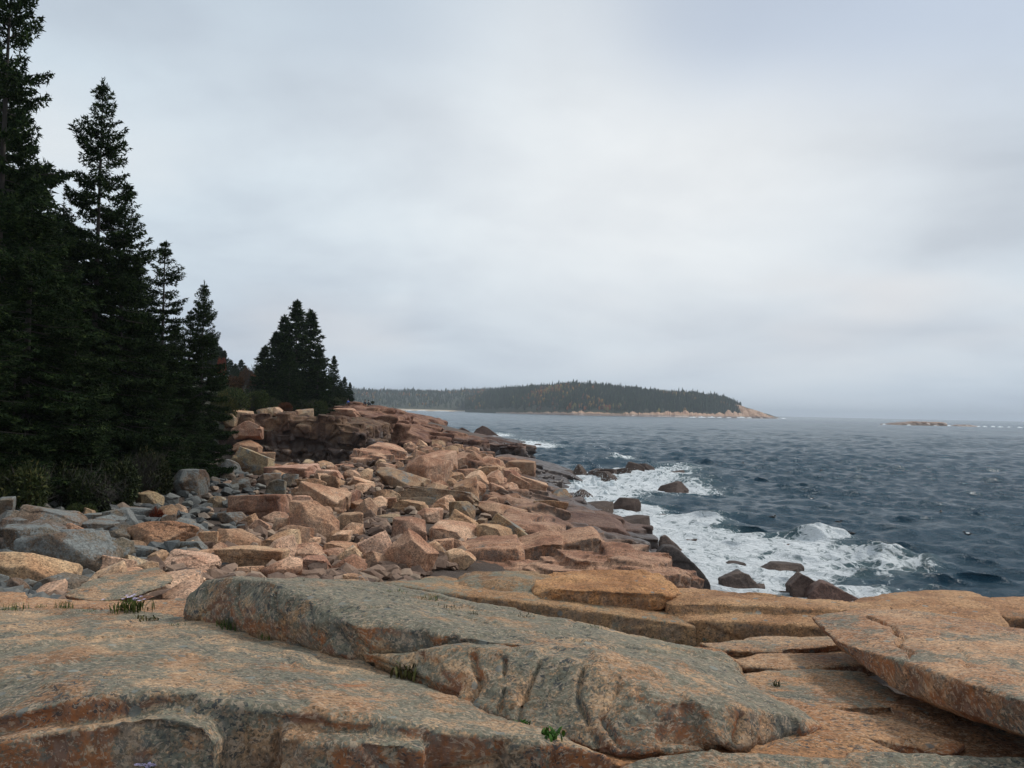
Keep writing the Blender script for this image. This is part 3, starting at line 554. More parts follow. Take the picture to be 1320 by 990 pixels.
def boulder(box, shape='b', tone='p', label=None, Y=None, tilt=0, idx=None, group=None, m=None, sink=.16, sc=None, z=None, name='boulder', rz=None):
    """box: where it stands in the photo (x0, y0, x1, y1); its distance is found by following that direction to the land"""
    x0, y0, x1, y1 = box
    if sc: s, ox, oy = sc; x0, x1, y0, y1 = ox+x0/s, ox+x1/s, oy+y0/s, oy+y1/s
    cx, cy, w_, h_ = (x0+x1)/2, (y0+y1)/2, x1-x0, y1-y0
    if z is not None: p = PZ(cx, y1-.22*h_, z)
    elif Y is None: p = hit(cx, y1-.25*h_)
    else: p = P(cx, y1-.25*h_, Y)
    D = math.hypot(p[0], p[1]); k = D/F
    W_, H_ = w_*k*1.12, h_*k*1.06
    dep = W_*rr.uniform(.65, .95)
    slope = (EYE-p[2])/D; H_ = max(H_*1.04-dep*slope*.55, H_*.5)
    L = SHAPES[shape]; me = L[(idx if idx is not None else rr.randrange(len(L))) % len(L)]
    tn = TONE[tone]; j = rr.uniform(.88, 1.12)
    o = mk(name, me, m or M_boulder, label, 'boulder', group, color=(tn[0]*j, tn[1]*j*rr.uniform(.97, 1.03), tn[2]*j*rr.uniform(.94, 1.06), min(1, max(0, tn[3]+rr.uniform(-.08, .08)))))
    o.location = (p[0], p[1]+dep*.25, p[2]+H_*(.5-sink)+.0)
    o.rotation_euler = (R(rr.uniform(-9, 9)), R(tilt+rr.uniform(-4, 4)), R(rr.uniform(-20, 20)) if rz is None else R(rz))
    o.scale = (W_, dep, H_*(1.0+sink))
    used.append((p[0], p[1], W_*.5))
    return o
for m_ in (M_boulder,):
    for L in SHAPES.values():
        for me in L: me.materials.append(m_)
GB = 'boulders piled on the shore'
Z4, Z5, Z6, Z8 = (3.96, 0, 540), (3.882, 280, 560), (3.882, 560, 560), (6.6, 280, 500)
B = [  # box in a crop of the photo, shape, tone, label, tilt
 (Z4, (130, 640, 505, 880), 'b', 'd', 'largest dark grey boulder, a massive lump behind the upright speckled pink stone', 0),
 (Z4, (10, 600, 275, 765), 'b', 'd', 'dark grey boulder with a rusty lower corner at the left edge, above the speckled one', 5),
 (Z4, (-30, 745, 288, 925), 'b', 't', 'pink-speckled low boulder cut by the left edge just behind the pale ledge', 6),
 (Z4, (358, 690, 530, 838), 's', 'p', 'upright speckled pink stone leaning between the dark grey lump and the flat boulder', 42),
 (Z4, (632, 560, 928, 692), 'b', 'b', 'squared brown boulder with a flat grey top, alone among grey stones', -4),
 (Z4, (95, 503, 345, 610), 's', 'g', 'long grey boulder sloping down to the right, second row below the spruces at far left', 14),
 (Z4, (50, 555, 275, 655), 'b', 'd', 'speckled dark grey boulder in front of the long sloping grey one', -6),
 (Z4, (545, 490, 662, 592), 'b', 'g', 'blocky grey boulder with a rusty underside, above the squared brown boulder to its left', 0),
 (Z4, (262, 600, 510, 705), 's', 'g', 'flat grey block behind the largest dark grey lump', 0),
 (Z4, (495, 650, 645, 770), 'w', 'd', 'dark grey wedge leaning left of the squared brown boulder', -20),
 (Z4, (540, 588, 640, 670), 'b', 'd', 'small dark grey block touching the left side of the squared brown boulder', 0),
 (Z4, (398, 545, 575, 620), 's', 'g', 'low flat grey stone with a rusty edge, left of the blocky grey boulder', 3),
 (Z4, (700, 398, 808, 485), 'b', 'y', 'mossy greenish boulder at the edge of the dark shrubs', 0),
 (Z4, (878, 292, 1032, 415), 'r', 'g', 'largest rounded pale grey boulder, near the foot of the spruces', 0),
 (Z4, (843, 712, 1060, 818), 's', 'p', 'smooth pale pink block lying behind the pink wedge by the long lichened block', 8),
 (Z4, (993, 598, 1097, 682), 'b', 't', 'angular tan stone right of the squared brown boulder', 0),
 (Z4, (1094, 588, 1290, 702), 'w', 'b', 'brown-pink angular boulder with a peaked top, left of the grey-topped tan block', 0),
 (Z4, (700, 830, 965, 990), 'w', 'p', 'smooth pink wedge filling the gap between flat overhanging boulder and lichened block', 0),
 (Z4, (748, 695, 848, 778), 'b', 't', 'tan chunk right behind the flat overhanging boulder', 0),
 (Z4, (338, 558, 402, 618), 'b', 'b', 'small upright brown stone among the grey boulders at left', 0),
 (Z4, (298, 498, 408, 580), 'b', 'y', 'grey boulder with a brown face, just under the shrubs at left', 0),
 (Z4, (-35, 440, 42, 532), 'b', 'g', 'grey boulder half out of the frame against the shrubs at the left edge', 0),
 (Z4, (-20, 540, 112, 628), 'r', 'd', 'dark rounded boulder at the left edge, below the half-hidden grey one', 0),
 (Z4, (852, 452, 940, 515), 'r', 'p', 'pinkish round stone right of the mossy greenish boulder', 0),
 (Z4, (900, 645, 1045, 715), 's', 'g', 'flat grey stone in front of the angular tan one', -4),
 (Z4, (1014, 685, 1114, 758), 'b', 'b', 'dark brown chunk between flat grey stone and the grey-topped tan block', 0),
 (Z4, (633, 675, 805, 750), 's', 'g', 'grey stone below the squared brown boulder', 5),
 (Z4, (918, 568, 1018, 652), 'b', 'g', 'grey block at the right end of the squared brown boulder', 0),
 (Z4, (388, 498, 560, 560), 's', 'g', 'broad low grey stone in shade at the foot of the shrubs', 0),
 (Z4, (612, 472, 765, 535), 's', 'g', 'low grey slab against the shrubs, left of the mossy greenish boulder', 4),
 (Z5, (88, 332, 342, 462), 's', 'b', 'layered brown boulder with horizontal splits', 0),
 (Z5, (345, 332, 476, 435), 'r', 'c', 'rounded cream-pink boulder right of the layered brown one', 0),
 (Z5, (422, 286, 632, 424), 's', 'p', 'big flat-faced pink block tilted up, behind the rounded cream boulder', 20),
 (Z5, (358, 382, 582, 572), 'w', 'b', 'large brown peaked boulder in the middle of the pile', 0),
 (Z5, (590, 408, 728, 514), 'r', 't', 'pale rounded boulder right of the large brown peaked one', 0),
 (Z5, (578, 503, 658, 572), 'b', 'c', 'small cream-white stone at the right foot of the large brown peaked boulder', 0),
 (Z5, (723, 535, 868, 674), 's', 'p', 'smooth pinkish plate standing on end', 62),
 (Z5, (862, 552, 1078, 744), 's', 'b', 'big brown-pink plate tilted steeply, leaning against the stones behind the lichened block', 38),
 (Z5, (858, 442, 1032, 562), 'b', 'b', 'squarish brown block with an upright flat face', 0),
 (Z5, (1068, 462, 1288, 568), 'w', 't', 'pale tan boulder with a broad smooth face, above the round pink one', 6),
 (Z5, (1054, 546, 1172, 634), 'r', 'p', 'round pink boulder beside the reddish jointed ledge', 0),
 (Z5, (798, 198, 1032, 292), 'b', 'y', 'large flat-topped grey-tan block below the creamy outcrop', 4),
 (Z5, (925, 292, 1325, 390), 's', 'y', 'longest low grey-tan boulder, lying level across the pile', 2),
 (Z5, (998, 386, 1122, 462), 'r', 'p', 'smooth pink stone in front of the longest low boulder', 6),
 (Z5, (1163, 358, 1284, 462), 'b', 'y', 'faceted tan boulder in front of the right half of the longest low boulder', 0),
 (Z5, (562, 638, 735, 728), 'w', 'b', 'dark brown split stone just behind the edge of the lichened block', 0),
 (Z5, (268, 442, 362, 528), 'b', 't', 'fractured tan chunk below the layered brown boulder', 0),
 (Z5, (143, 448, 254, 534), 'b', 'b', 'brown block under the layered boulder', 0),
 (Z5, (243, 518, 388, 642), 'w', 't', 'angular tan boulder right of the brown-pink peaked one', -10),
 (Z5, (-5, 588, 300, 704), 'b', 't', 'tan block with a grey top, just behind the left end of the lichened block', 6),
 (Z5, (393, 558, 514, 634), 's', 'b', 'brown flat stone below the large brown peaked boulder', 0),
 (Z5, (488, 196, 628, 264), 's', 'c', 'pale pink flat-topped boulder at the edge of the dark cove', 0),
 (Z5, (268, 166, 484, 238), 's', 'p', 'long low pinkish slab along the edge of the dark cove', 0),
 (Z5, (76, 118, 265, 224), 's', 'y', 'long pale grey-tan boulder sloping down right, nearest the cliff foot', 20),
 (Z5, (-20, 145, 100, 222), 'r', 'g', 'rounded grey boulder left of the long pale sloping one', 0),
 (Z5, (938, 146, 1155, 294), 'r', 'p', 'smooth pink hump right of the flat-topped grey-tan block', 8),
 (Z5, (1008, 108, 1174, 208), 'w', 'p', 'pink boulder with a sloping back, on the skyline of the pile', 0),
 (Z5, (788, 416, 904, 464), 's', 'y', 'flat greenish-grey stone in the middle of the pile', 0),
 (Z5, (896, 342, 1058, 408), 's', 't', 'pale slab tilted toward the viewer below the flat-topped grey-tan block', 10),
 (Z5, (778, 296, 898, 374), 'b', 't', 'pale tan boulder left of the longest low boulder', 0),
 (Z5, (246, 246, 334, 340), 'w', 'g', 'pointed dark grey stone standing above the layered brown boulder', 0),
 (Z5, (393, 622, 554, 704), 's', 'p', 'low pink stone in the front row, left of the dark brown split stone', 0),
 (Z5, (506, 586, 615, 660), 'w', 'p', 'pale pink wedge behind the dark brown split stone', 0),
 (Z5, (534, 556, 704, 644), 'w', 'b', 'grey-brown flat-faced stone beneath the small cream-white one', 10),
 (Z5, (82, 672, 214, 728), 's', 'p', 'thin pink flat stone against the back of the lichened block', 0),
 (Z5, (688, 346, 794, 444), 'w', 'b', 'brown folded-looking stone beside the flat greenish one', 0),
 (Z5, (662, 236, 784, 294), 's', 'c', 'pale flat plate below the pink broken outcrop', 14),
 (Z5, (618, 298, 712, 404), 'w', 'p', 'pink leaning stone right of the big tilted flat-faced block', 25),
 (Z5, (733, 676, 908, 728), 'w', 'p', 'pink low wedge at the foot of the standing plate', 0),
 (Z5, (1146, 430, 1294, 535), 's', 't', 'tan plate slanting down to the right below the faceted boulder', 32),
 (Z5, (985, 565, 1060, 615), 'b', 'p', 'small pink block left of the round pink boulder', 0),
 (Z5, (700, 540, 730, 632), 'b', 'b', 'narrow dark stone wedged left of the standing plate', 0),
 (Z5, (200, 215, 300, 290), 'r', 'g', 'grey rounded stone in front of the long pale sloping boulder', 0),
 (Z5, (308, 215, 388, 282), 'r', 'g', 'small blue-grey round stone in front of the pinkish slab by the cove', 0),
 (Z5, (388, 235, 520, 310), 'b', 't', 'brown-tan chunk below the pale pink flat-topped boulder', 0),
 (Z5, (20, 405, 140, 475), 'b', 'g', 'grey block left of the layered brown boulder', 0),
 (Z5, (1290, 180, 1400, 270), 'b', 't', 'tan block on the bedrock ridge right of the pink hump', 0),
 (Z6, (228, 362, 442, 458), 'b', 'b', 'red-brown long straight-edged block beside the dark ledge', 6),
 (Z6, (496, 346, 654, 424), 'b', 't', 'pale square boulder perched alone on the dark ledge', 6),
 (Z6, (205, 466, 386, 580), 'w', 't', 'tan tilted boulder with a broad triangular face, left of the dark ledge', 10),
 (Z6, (388, 446, 444, 514), 'w', 'y', 'small upright greenish-grey stone at the end of the dark ledge', 0),
 (Z6, (342, 150, 505, 250), 'b', 'b', 'overhanging boulder with a dark shadowed underside on the far ledge', 0),
 (Z6, (356, 198, 444, 274), 'w', 'p', 'pointed pink boulder in front of the overhanging one', 0),
 (Z6, (272, 458, 456, 572), 's', 'y', 'grey-brown plate leaning right beside the dark ledge', 34),
 (Z6, (566, 288, 690, 364), 'w', 'y', 'grey-tan peaked rock at the brink of the white surf', 0),
 (Z6, (428, 240, 560, 310), 's', 't', 'pale slanting plate near the overhanging boulder', 20),
 (Z6, (200, 440, 255, 520), 'b', 'y', 'small grey-tan block between the faceted boulder and the tilted triangular one', 0),
 (Z6, (150, 440, 205, 500), 'b', 't', 'small tan block right of the slanting tan plate', 0),
]
LM = []
for sc_, box, shp, tn, lb, tl in B:
    o = boulder(box, shp, tn, lb, tilt=tl, sc=sc_, group=GB); LM.append((sc_[1]+(box[0]+box[2])/2/sc_[0], sc_[2]+(box[1]+box[3])/2/sc_[0], lb.split(',')[0]))
# blocks of the cliff across the cove (distance given: they stand on the headland)
CB = [((118, 325, 350, 455), 'b', 'b', 79, 'big pinkish joint block with a flat sloping top, left end of the cove cliff'), ((108, 220, 295, 305), 's', 't', 84, 'pale slab sloping down the top of the cliff left end'),
      ((235, 575, 445, 685), 'r', 'b', 74, 'reddish-brown rounded block at the foot of the cliff'), ((385, 186, 500, 250), 'b', 'y', 84, 'pale tan block on the cliff edge under the tall mid-distance spruces'),
      ((472, 182, 550, 245), 'w', 't', 84, 'leaning pale block on the cliff edge, right of the pale tan one'), ((332, 202, 414, 280), 'b', 'y', 83, 'left of three pale blocks on the cliff edge'),
      ((628, 212, 794, 300), 'r', 'y', 86, 'wide rounded block on the cliff edge below the green shrub'), ((128, 480, 345, 590), 'b', 'b', 78, 'dark brown joint block low in the left end of the cliff'),
      ((25, 245, 150, 340), 'b', 'y', 80, 'grey-pink block at the top left of the cliff beside the spruce branches'), ((160, 190, 230, 245), 'b', 'c', 86, 'small pale block on the cliff crest at far left'),
      ((1090, 430, 1160, 500), 'b', 'b', 82, 'brown block at the right end of the cove cliff'), ((940, 195, 1195, 280), 's', 'p', 100, 'long pink bed on the skyline end of the cliff'),
      ((1195, 255, 1320, 330), 's', 'p', 112, 'pink slanting bed farther along the headland')]
for box, shp, tn, Yc, lb in CB: boulder(box, shp, tn, lb, Y=Yc, sc=Z8, group='joint blocks of the headland cliff', m=M_boulder, sink=.1)

# the flat overhanging boulder just behind the front slab, made to its own outline
T = pts([(80, 768, 8.3), (84, 762, 8.4), (130, 742, 9.0), (205, 729, 9.6), (227, 744, 9.0), (222, 752, 8.7), (170, 770, 8.2), (120, 776, 8.1)])
mk('boulder', solid([T+pts([(88, 776, 8.3), (130, 781, 8.2), (165, 776, 8.3), (200, 760, 8.8)])], .02, 2, 'boulder', big=(.025, 1.4), mid=(.012, 5), fine=(.004, 22), block=((.5, .4, .3), .03), crack=.01, seed=90),
   M_slab, 'flat wide boulder with lichened top and dark overhang, behind the purple asters', 'boulder', GB, color=(1.1, 1.02, .9, .48))

# smaller boulders of the pile, then the stones between them
ZN = [('g', 'smaller grey stone in the jumble at the foot of the dark spruces', 'g d g y'), ('t', 'smaller tan or pink stone in the middle of the boulder pile', 'p t p b t c b'), ('f', 'small pink stone on the far end of the boulder pile', 'p p t c b')]
def in_pile(x, y):
    if not (8.8 < y < 100): return None
    px = 660+x/y*F; z = float(zland(x, y))
    if z < 1.15 or px < -60: return None
    left = np.interp(y, [8, 15, 22, 30, 45, 62, 76], [-60, -60, -40, 140, 235, 290, 320])     # edge of the shrubs (photo direction)
    right = np.interp(y, [8, 12, 17, 18, 28, 45, 62, 100], [300, 500, 560, 580, 690, 690, 672, 585])
    if px < left or px > right or (y > 70 and px < 470): return None
    if y > 62: return 'f'
    edge = np.interp(y, [9, 15, 22, 30, 45, 60], [80, 240, 310, 330, 345, 345])+40*math.sin(y*1.7)+rr.uniform(-50, 50)
    return 'g' if px < edge else 't'
small = []
n = 0; tries = 0
while n < 215 and tries < 9000:
    tries += 1
    far_ = n < 70; y = rr.uniform(40, 104) if far_ else 9+91*rr.random()**1.5; x = (rr.uniform(530, 700) if far_ else rr.uniform(-60, 650))*y/F-660*y/F
    zn = in_pile(x, y)
    if not zn: continue
    s = rr.uniform(.8, 1.9)*(1 if y < 72 else .75) if far_ else rr.uniform(.32, .62)*(1+y/45)
    if any((x-a)**2+(y-b)**2 < (s*.33+c*.6)**2 for a, b, c in used): continue
    q = [z for z in ZN if z[0] == zn][0]; tn = TONE[(tk := rr.choice(q[2].split()))]; j = rr.uniform(.85, 1.12); shp = rr.choice('bbbswwr')
    o = mk('boulder', rr.choice(SHAPES[shp]), M_boulder, q[1], 'boulder', q[1], color=(tn[0]*j, tn[1]*j, tn[2]*j, min(1, max(0, tn[3]+rr.uniform(-.1, .1)))))
    h = s*rr.uniform(.5, .85)
    o.location = (x, y, float(zland(x, y))+h*.28); o.scale = (s, s*rr.uniform(.6, 1), h); o.rotation_euler = (R(rr.uniform(-25, 25)), R(rr.uniform(-25, 25)), rr.uniform(0, 6.3))
    used.append((x, y, s*.45)); n += 1
    small.append((o, x/y*F+660, 495+(EYE-o.location.z)/y*F+34, tk, shp, s/y))
taken = set()
CN = {'g': 'grey', 'd': 'dark grey', 'y': 'grey-tan', 'p': 'pink', 't': 'tan', 'b': 'brown', 'c': 'pale'}; SN = {'b': 'blocky stone', 's': 'flat stone', 'w': 'angular stone', 'r': 'rounded stone'}
for o, px, py, tk, shp, ap in sorted(small, key=lambda q: -q[5]):
    done = False
    for lx, ly, ln in sorted(LM, key=lambda q: (q[0]-px)**2+(q[1]-py)**2*4)[:9]:
        dx, dy = px-lx, (py-ly)*1.6
        wd = ('right of' if dx > 0 else 'left of') if abs(dx) > abs(dy) else ('in front of' if dy > 0 else 'behind')
        for sz in ('small ', 'tiny '):
            lb = f"{sz}{CN[tk]} {SN[shp]} {wd} the {ln}"
            if lb not in taken and len(lb.split()) <= 16: taken.add(lb); o['label'] = lb; done = True; break
        if done: break
# loose stones too many to count
def hull_arrays(seed):
    bm = bmesh.new(); r = random.Random(seed)
    hull_bm(bm, [Vector((r.gauss(0, 1), r.gauss(0, 1), r.gauss(0, 1))).normalized()*r.uniform(.75, 1)*.5 for _ in range(15)])
    bmesh.ops.triangulate(bm, faces=bm.faces); bm.verts.index_update()
    a = np.array([v.co[:] for v in bm.verts]), np.array([[v.index for v in f.verts] for f in bm.faces]); bm.free(); return a
HA = [hull_arrays(i) for i in range(12)]
VV = {'g': [], 't': []}; FF = {'g': [], 't': []}; nv = {'g': 0, 't': 0}
cnt = 0
while cnt < 2900:
    y = 8.8+92*rr.random()**1.9; x = (rr.uniform(-60, 695)-660)/F*y
    zn = in_pile(x, y)
    if not zn: continue
    zn = 'g' if zn == 'g' else 't'
    cnt += 1
    s = rr.uniform(.16, .46)*(1+y/45); v, f = HA[rr.randrange(12)]
    ro = np.array(Matrix.Rotation(rr.uniform(0, 6.3), 3, 'Z') @ Matrix.Rotation(rr.uniform(-.6, .6), 3, 'X'))
    v = (v*np.array([1, rr.uniform(.6, .9), rr.uniform(.45, .8)])*s) @ ro.T+np.array([x, y, float(zland(x, y))+s*.16])
    VV[zn].append(v); FF[zn].append(f+nv[zn]); nv[zn] += len(v)
def stuff_stone_mat(name, cols):
    m, t, b = mat(name); geo = t.new('ShaderNodeNewGeometry')
    c = t.ramp(geo.outputs['Random Per Island'], cols); pos = geo.outputs['Position']
    g = t.noise(pos, 11, 5, .7); c = t.mix(1.0, c, t.ramp(g, [(.3, (.6,)*3), (.5, (1,)*3), (.72, (1.25,)*3)]), 'MULTIPLY')
    t.put(b.inputs['Base Color'], c); b.inputs['Roughness'].default_value = .9
    t.put(b.inputs['Normal'], t.bump(t.noise(pos, 8, 7, .7), .6, .05)); return m
for k, nm, cols in (('g', 'grey_stones', [(0, (.05, .052, .052)), (.5, (.11, .115, .11)), (.8, (.16, .16, .145)), (1, (.22, .155, .11))]), ('t', 'pink_stones', [(0, (.08, .048, .034)), (.4, (.17, .105, .072)), (.8, (.26, .17, .118)), (1, (.33, .24, .17))])):  # stone colours kept dark so the gaps between boulders look shaded
    mk(nm, mesh_np(nm, np.concatenate(VV[k]), np.concatenate(FF[k]), False), stuff_stone_mat(nm, cols), kind='stuff')

# ------------------------------------------------------------------ rocks standing in the sea
SR = [ ((955, 755, 986, 765), 'r', 'low rock awash under the grey pointed one', 0), ((990, 725, 1038, 742), 'r', 'flat dark rock in foam above the big split one', .1),
      ((1000, 762, 1034, 773), 'r', 'small low rock touching the left end of the big split rock', .05), 
      ((1004, 704, 1026, 717), 'w', 'dark rock awash below the breaking crest', 0), ((902, 691, 933, 699), 'r', 'right of two low brown rocks in the widest foam', 0), ((881, 695, 900, 704), 'r', 'left of two low brown rocks in the widest foam', 0),
      ((936, 724, 962, 734), 'r', 'rock barely showing between the pointed grey rock and the two low ones', 0), ((747, 648, 790, 668), 'w', 'long dark rock in the surf right of the peaked grey-tan rock', .2), ((792, 642, 826, 660), 'r', 'brown rounded rock at the outer side of the surf', .2),
      ((734, 632, 764, 645), 'w', 'dark slab in the thick of the white surf', .2), ((855, 622, 890, 637), 'w', 'outlying dark rock in the wave trough, right of the reef', .1), 
      ((757, 603, 795, 616), 'w', 'long dark middle rock of the reef', .3), ((773, 608, 799, 623), 'w', 'nearest rock of the reef, low and brown', .1), ((790, 604, 812, 615), 'b', 'dark rock filling the reef left of its tallest block', .2),
      ((826, 598, 843, 610), 'b', 'rock right of the tallest one on the reef', .2), ((860, 608, 883, 616), 'r', 'outermost low rock of the reef', 0), ((738, 600, 757, 615), 'w', 'fin-shaped rock at the inner end of the reef', .3),
      ((722, 606, 744, 615), 'w', 'flat rock joining the reef to the long smooth slab', .2), ((869, 673, 890, 683), 'r', 'single brown rock in foam below the wave trough', 0), ((792, 629, 820, 638), 'w', 'low brown rock half under the wave behind the surf', 0),
      ((786, 664, 836, 690), 'w', 'wet slab streaming with foam off the end of the dark ledge', .2), ((836, 662, 869, 673), 'r', 'rock washed over by the wave right of the streaming slab', -.1), ((815, 690, 850, 700), 'w', 'low dark rock at the foot of the black smooth one', .1),
      ((688, 572, 698, 577), 'r', 'tiny rock in the white water off the headland tip', 0)]
SEA_R = []
def outline_rock(L, label, thick, lean=.25, seed=0, vox=.05, color=(1, 1, 1, .1)):
    yb = max(q[1] for q in L); Yb = PZ(sum(q[0] for q in L)/len(L), yb-1, 0)[1]
    T = [P(px, py, Yb+max(0, (yb-py))*lean*Yb/F*2) for px, py in L]; mid_ = sum(T)/len(T)
    me = solid([T+[p*.45+mid_*.55+arr3(0, thick*.45, (p[2]-mid_[2])*.45) for p in T]+[np.array([p[0]*.92+mid_[0]*.08, p[1]+thick*.4, p[2]-.12]) for p in T]+[np.array([p[0], Yb+d_, -.6]) for p in T if p[2] < mid_[2] for d_ in (-.3, thick*.6)]], vox, 1, 'sea_rock', big=(.06, .8), mid=(.035, 2.5), fine=(.012, 9), block=((.8, .8, .6), .10), crack=.03, seed=seed)
    V = co_of(me); c_ = (V.min(0)+V.max(0))/2; c_[2] = 0; set_co(me, V-c_)
    o = mk('sea_rock', me, M_sea_rock, label, 'sea rock', 'dark rocks standing in the sea', color=color); o.location = c_
    SEA_R.append((c_[0], c_[1], float(np.ptp(V[:, 0]))*.5, float(np.ptp(V[:, 1]))*.5))
def arr3(*a): return np.array(a, float)
outline_rock([(1017, 755), (1028, 747), (1034, 740), (1042, 743), (1052, 750), (1064, 757), (1056, 770), (1045, 775), (1030, 766)], 'left half of the big split sea rock, dark and peaked, nearest the pale ridge', 2.2, seed=1, color=(1.0, .9, .85, .1))
outline_rock([(1046, 768), (1052, 757), (1060, 752), (1075, 755), (1095, 764), (1113, 773), (1116, 778), (1108, 784), (1048, 784)], 'right half of the big split sea rock, a brown slab tilting down to the right', 2.4, seed=2, color=(1.5, 1.2, 1.1, .1))
outline_rock([(929, 746), (948, 740), (957, 737), (966, 741), (976, 750), (984, 760), (960, 760), (940, 755)], 'grey pointed rock in foam, left of the big split sea rock', 1.8, seed=3, color=(1.6, 1.7, 1.7, .3))
outline_rock([(850, 712), (858, 704), (868, 705), (884, 716), (902, 733), (914, 748), (918, 756), (905, 762), (860, 764), (850, 740)], 'black smooth rock sloping right beside the reddish jointed ledge', 3.0, seed=4, color=(.6, .65, .7, .1))
outline_rock([(851, 700), (853, 691), (859, 690), (868, 698), (878, 708), (872, 713), (856, 712)], 'grey pointed rock standing above the black smooth one', 1.6, seed=5, color=(1.9, 2.0, 2.0, .3))
outline_rock([(583, 561), (588, 554), (596, 551), (604, 555), (612, 562)], 'dark rock off the headland, left of the humped one', 4, seed=11, vox=.14, color=(1.3, 1.1, 1.0, .1))
outline_rock([(608, 561), (614, 553), (622, 548.5), (630, 552), (638, 559), (645, 563)], 'humped dark rock standing off the headland', 5, seed=12, vox=.14, color=(1.3, 1.1, 1.0, .1))
outline_rock([(596, 573), (612, 565), (630, 563), (650, 567), (664, 571), (674, 574), (640, 577)], 'long low dark tongue of rock at the tip of the headland', 9, seed=13, vox=.16, color=(1.5, 1.15, 1.0, .1), lean=.8)
outline_rock([(804, 612), (808, 602), (811, 595), (816, 599), (826, 599), (832, 603), (830, 612)], 'tallest rock of the reef, a dark notched block in white spray', 3.5, seed=6, vox=.09)
for box, shp, lb, zc in SR:
    o = boulder(box, shp, 'k', lb, z=zc-.12, m=M_sea_rock, sink=.5, group='dark rocks standing in the sea', name='sea_rock')
    o['category'] = 'sea rock'
    SEA_R.append((o.location.x, o.location.y, o.scale.x*.5, o.scale.y*.5))
    # wet rock has its own mesh user so it can carry its own material
    o.material_slots[0].link = 'OBJECT'; o.material_slots[0].material = M_sea_rock

# ------------------------------------------------------------------ sea
def arr(*a): return np.array(a, float)
rows = [18.0]
while rows[-1] < 11000: rows.append(rows[-1]*(1.0042 if rows[-1] < 420 else 1.008 if rows[-1] < 1500 else 1.02))
rows = np.array(rows)
th = np.concatenate([np.linspace(-62, -16, 70)[:-1], np.linspace(-16, 36, 330), np.linspace(36, 75, 60)[1:]])*math.pi/180
rg, tg = np.meshgrid(rows, th, indexing='ij')
X = (rg*np.sin(tg)).ravel(); Y = (rg*np.cos(tg)).ravel(); rad = rg.ravel(); Zs = np.zeros_like(X); dX = np.zeros_like(X); dY = np.zeros_like(X)
wr = np.random.default_rng(4)
depth = -zland(np.clip(X, -150, 60), np.clip(Y, -10, 330))
shal = np.where(rad < 260, sstep(depth, -.3, 2.0), 1.0)
for k in range(60):
    lam = .7*1.062**k; A = (.024*lam if lam < 2.4 else .046*(lam/2.4)**.12)*wr.uniform(.5, 1.1)
    if lam > 20: A *= .6
    a = math.radians(215+wr.normal(0, 30 if lam < 8 else 14))       # travelling in from the open sea on the right
    kx, ky = math.sin(a)*2*math.pi/lam, math.cos(a)*2*math.pi/lam
    fade = np.clip((lam/(rad*.0046)-1.2)/1.6, 0, 1)
    ph = kx*X+ky*Y+wr.uniform(0, 6.28)
    if A > .004:
        Zs += A*np.cos(ph)*fade*(.35+.65*shal); q = .8*A*fade
        dX -= q*np.sin(ph)*math.sin(a); dY -= q*np.sin(ph)*math.cos(a)
uu = X*math.sin(math.radians(215))+Y*math.cos(math.radians(215)); vv = X*math.cos(math.radians(215))-Y*math.sin(math.radians(215))
for fq, am, sd in ((.11, .09, 1), (.24, .10, 2), (.52, .085, 3), (1.05, .052, 4), (2.0, .028, 5)):      # sharp-crested chop
    mm = np.clip((1/fq/(rad*.0046)-1.2)/1.6, 0, 1); k_ = mm > 0
    q_ = np.stack([uu[k_]*fq, vv[k_]*fq*.6, np.full(k_.sum(), sd*3.7)], 1); q_[:, 0] += .5*perlin(q_*.6, sd+50)
    rdg = 1-2*np.abs(perlin(q_, sd+30)*1.35)
    Zs[k_] += am*mm[k_]*(np.sign(rdg)*np.abs(rdg)**1.3)*(.35+.65*shal[k_])
gust = .75+.5*fbm(np.stack([X*.012, Y*.012, X*0], 1), 9, 3)
Zs *= gust
foam = np.zeros_like(X)
def crest(p0, p1, h, wd, fm):
    global Zs, foam
    a = PZ(*p0, 0)[:2]; b_ = PZ(*p1, 0)[:2]; ab = b_-a; L = np.hypot(*ab)
    t = np.clip(((X-a[0])*ab[0]+(Y-a[1])*ab[1])/L**2, -.3, 1.3); wob = .35*wd*np.sin(t*7)+.3*wd*np.sin(t*17+1)
    n_ = np.array([-ab[1], ab[0]])/L; d = (X-a[0])*n_[0]+(Y-a[1])*n_[1]+wob
    along = sstep(t, -.3, .25)*(1-sstep(t, .6, 1.3))
    prof = np.where(d > 0, np.exp(-(d/wd)**2), np.exp(-(d/(wd*.5))**2))
    Zs += h*prof*along*(.8+.3*np.sin(t*11))
    foam += fm*np.exp(-((d+wd*.15)/(wd*.55))**2)*along
crest((1035, 703), (1095, 695), .70, 1.2, .9)
crest((1120, 722), (1225, 742), .55, 1.3, .12)
crest((1080, 716), (1170, 724), .35, 1.0, .2)
crest((784, 597), (812, 592), .9, 2.2, 1.0)
crest((870, 628), (960, 622), .6, 2.4, .15)
crest((905, 680), (960, 664), .5, 1.6, .3)
crest((1060, 770), (1210, 762), .28, .8, .45)
crest((990, 660), (1075, 652), .35, 2.2, 0)
crest((1150, 690), (1290, 684), .3, 2.0, 0)
